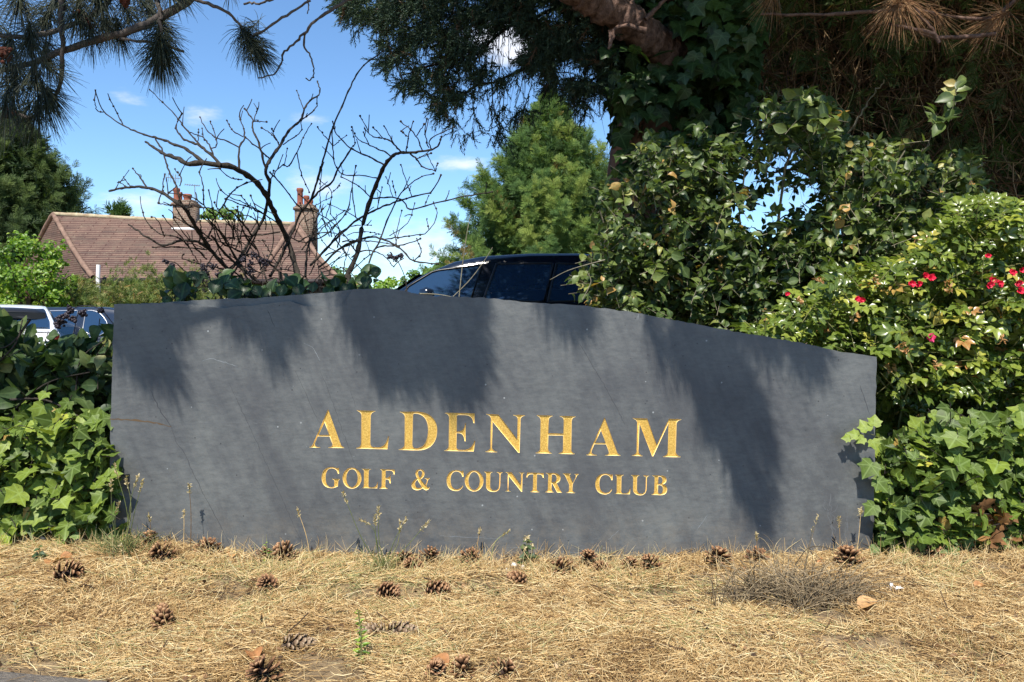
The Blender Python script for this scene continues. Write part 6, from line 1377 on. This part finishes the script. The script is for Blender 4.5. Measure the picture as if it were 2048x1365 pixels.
clump('grass_clump', 'clump of thin green grass with pale seed heads against the slate below the lettering', (765, 1130), [[(768, 1130), (758, 1080), (757, 1015)], [(760, 1130), (748, 1060), (720, 1040)], [(770, 1130), (790, 1080), (812, 1038)], [(772, 1130), (795, 1090), (800, 1045)], [(780, 1130), (825, 1080), (858, 1042)], [(755, 1130), (720, 1070), (686, 985)], [(762, 1130), (752, 1080), (750, 1030)]], 90, .07, .016)
clump('grass_clump', 'taller green brown grass clump at the left foot of the slate beside the ivy', (240, 1120), [[(250, 1120), (255, 1030), (228, 930)], [(240, 1120), (225, 1040), (222, 960)], [(245, 1120), (262, 1020), (252, 955)], [(250, 1120), (268, 1030), (285, 962)], [(248, 1120), (262, 1000), (276, 952)], [(235, 1120), (230, 1040), (240, 1000)]], 150, .10, .035, D=2.16)
for i, (a, lab) in enumerate([([(381, 1105), (382, 1030), (378, 968)], 'single dry grass stalk with a brown head before the slate left of the lettering'), ([(367, 1100), (368, 1060), (368, 1022)], 'short pale grass stalk left of the brown headed one'), ([(304, 1105), (302, 1065), (298, 1028)], 'pale grass stalk by the cone under the ivy'),
        ([(622, 1125), (612, 1070), (594, 1018)], 'leaning brown grass stalk beneath the first small letter'), ([(954, 1120), (955, 1090), (960, 1058)], 'thin grass stalk behind the cone under the ampersand'), ([(982, 1122), (990, 1085), (1018, 1062)], 'arching pale grass stalk left of the flowering weed'),
        ([(1712, 1115), (1718, 1070), (1722, 1018)], 'pale curved grass stalk in front of the right end of the slate'), ([(1679, 1120), (1680, 1080), (1678, 1036)], 'straight pale grass stalk near the right end of the slate'), ([(40, 1300), (36, 1250), (32, 1200)], 'pale stalk standing in the straw at the far left foreground'), ([(270, 1195), (255, 1140), (242, 1090)], 'pale bent stalk in front of the left grass clump'),
        ([(1513, 1110), (1514, 1080), (1513, 1068)], 'short thin stalk in front of the shaded patch of the slate')]):
    clump('grass_stalk', lab, a[0], [a], 0, 0, 0, m_=STRAW, D=2.22 if a[0][1] < 1150 else CH * F / (a[0][1] - 640), hd=.02, cat='grass stalk')
# grey dry tuft
b = P(1580, 1205, 1.94); b[2] = float(gz(b[0], b[1])); t = thing('dry_grass_tuft', b, 'big grey-brown dry grass tuft in front of the right half of the slate sign', 'grass tuft'); mb = MB()
for n, rx0, hh, spr, rr0 in ((300, .075, (.08, .22), .6, .0013), (110, .075, (.04, .12), 1.0, .0014), (110, .07, (.14, .25), .45, .0011)):
    d = rv(n, spr) * np.array([1.15, .7, 0]); d[:, 2] = RNG.uniform(.7, 1.5, n); d = nrm(d); tt = np.linspace(0, 1, 7)[None, :, None]; h = RNG.uniform(*hh, n)[:, None, None]; cl_ = rv(9, rx0) * np.array([1.3, .5, 0]); st = b + cl_[RNG.integers(0, 9, n)] + rv(n, .008) * np.array([1, 1, 0])
    C = st[:, None] + d[:, None] * tt * h + (d * np.array([.9, .9, 0]) + np.array([0, 0, -.8]))[:, None] * tt ** 2.5 * h * .5 + np.cumsum(rv(n * 7, .0018).reshape(n, 7, 3), 1); C[:, :, 2] = np.maximum(C[:, :, 2], b[2] + .003)
    tubes(mb, C, np.array([[1, 1, 1, .9, .7, .5, .2]]) * rr0 * RNG.uniform(.6, 1.3, (n, 1)), 3, rnd=np.clip(RNG.normal(.5, .28, n), 0, 1))
mb.build('blades', DRYT, t)
mb = MB(); mh = MB(); stalk(mb, mh, [(1608, 1150), (1620, 1090), (1636, 1032)], 1.95, .0014, .016, 16, .009); stalk(mb, mh, [(1606, 1150), (1616, 1100), (1626, 1052)], 1.95, .001, .008, 7, .007)
for q in ([(1590, 1130), (1620, 1095), (1668, 1100), (1700, 1120)], [(1540, 1150), (1500, 1140), (1440, 1180)], [(1600, 1160), (1680, 1140), (1715, 1180), (1725, 1230)], [(1560, 1170), (1550, 1230), (1552, 1262)]): stalk(mb, mh, q, 1.93, .0013, 0)
mb.build('stalk', DRYT, t); mh.build('seed_heads', SEED, t)
# flowering weed by the slate
def weed(name, lab, base, D, h, nl, ls, m_, lean=0.0, flower_=False, cat='weed', tpl=OVT, up_=.3):
    b = P(base[0], base[1], D); b[2] = float(gz(b[0], D)); t = thing(name, b, lab, cat); mb, ms = MB(), MB(); tp = b + np.array([lean * h, 0, h]); C = limb(ms, [b, (b + tp) / 2 + np.array([.004, 0, 0]), tp], .0022, .001, 12, 5)
    u = np.linspace(.08, .98, nl); a = np.arange(nl) * 2.4; pos = np.stack([np.interp(u * 11, np.arange(12), C[:, k]) for k in range(3)], -1)
    d = np.stack([np.cos(a), -.35 + .5 * np.sin(a), up_ + 0 * a], -1); inst(mb, tpl, pos, frames(np.array([0, -.5, .8]) + rv(nl, .2), d), ls * (1.1 - .7 * u) * RNG.uniform(.8, 1.2, nl)); mb.build('leaves', m_, t); ms.build('stem', GSTEM, t)
    if flower_:
        mb = MB()
        for k in range(5):
            c_ = tp + rv(1, .009)[0] + np.array([0, -.004, .004]); n = 8; inst(mb, oval(.2, 2), np.repeat(c_[None], n, 0), frames(rv(n), rv(n, .6) + np.array([0, -.3, -.3])), .012)
        mb.build('flower_heads', SEED, t)
weed('flowering_weed', 'small dark weed with dried pale flower heads against the slate, above the pebbles', (1055, 1125), 2.235, .085, 14, .036, BRAM, -.05, True)
weed('seedling', 'tiny yellow-green seedling with narrow leaves against the slate, left of the lettering', (531, 1108), 2.245, .062, 9, .022, BRIGHT, 0, tpl=oval(.16, 3), up_=.9)
weed('tall_weed', 'tall narrow green weed rising from the bottom edge left of centre', (722, 1375), 1.58, .12, 34, .022, BRIGHT, -.05, tpl=oval(.14, 3), up_=1.2)
weed('grass_seedling', 'small green shoot low in front of the slate right of the flowering weed', (1200, 1128), 2.25, .03, 6, .014, SHRUB)
weed('leafy_weed', 'dusty green weed in the straw at far left below the white scrap', (75, 1145), 2.1, .05, 9, .03, BRAM, .1)
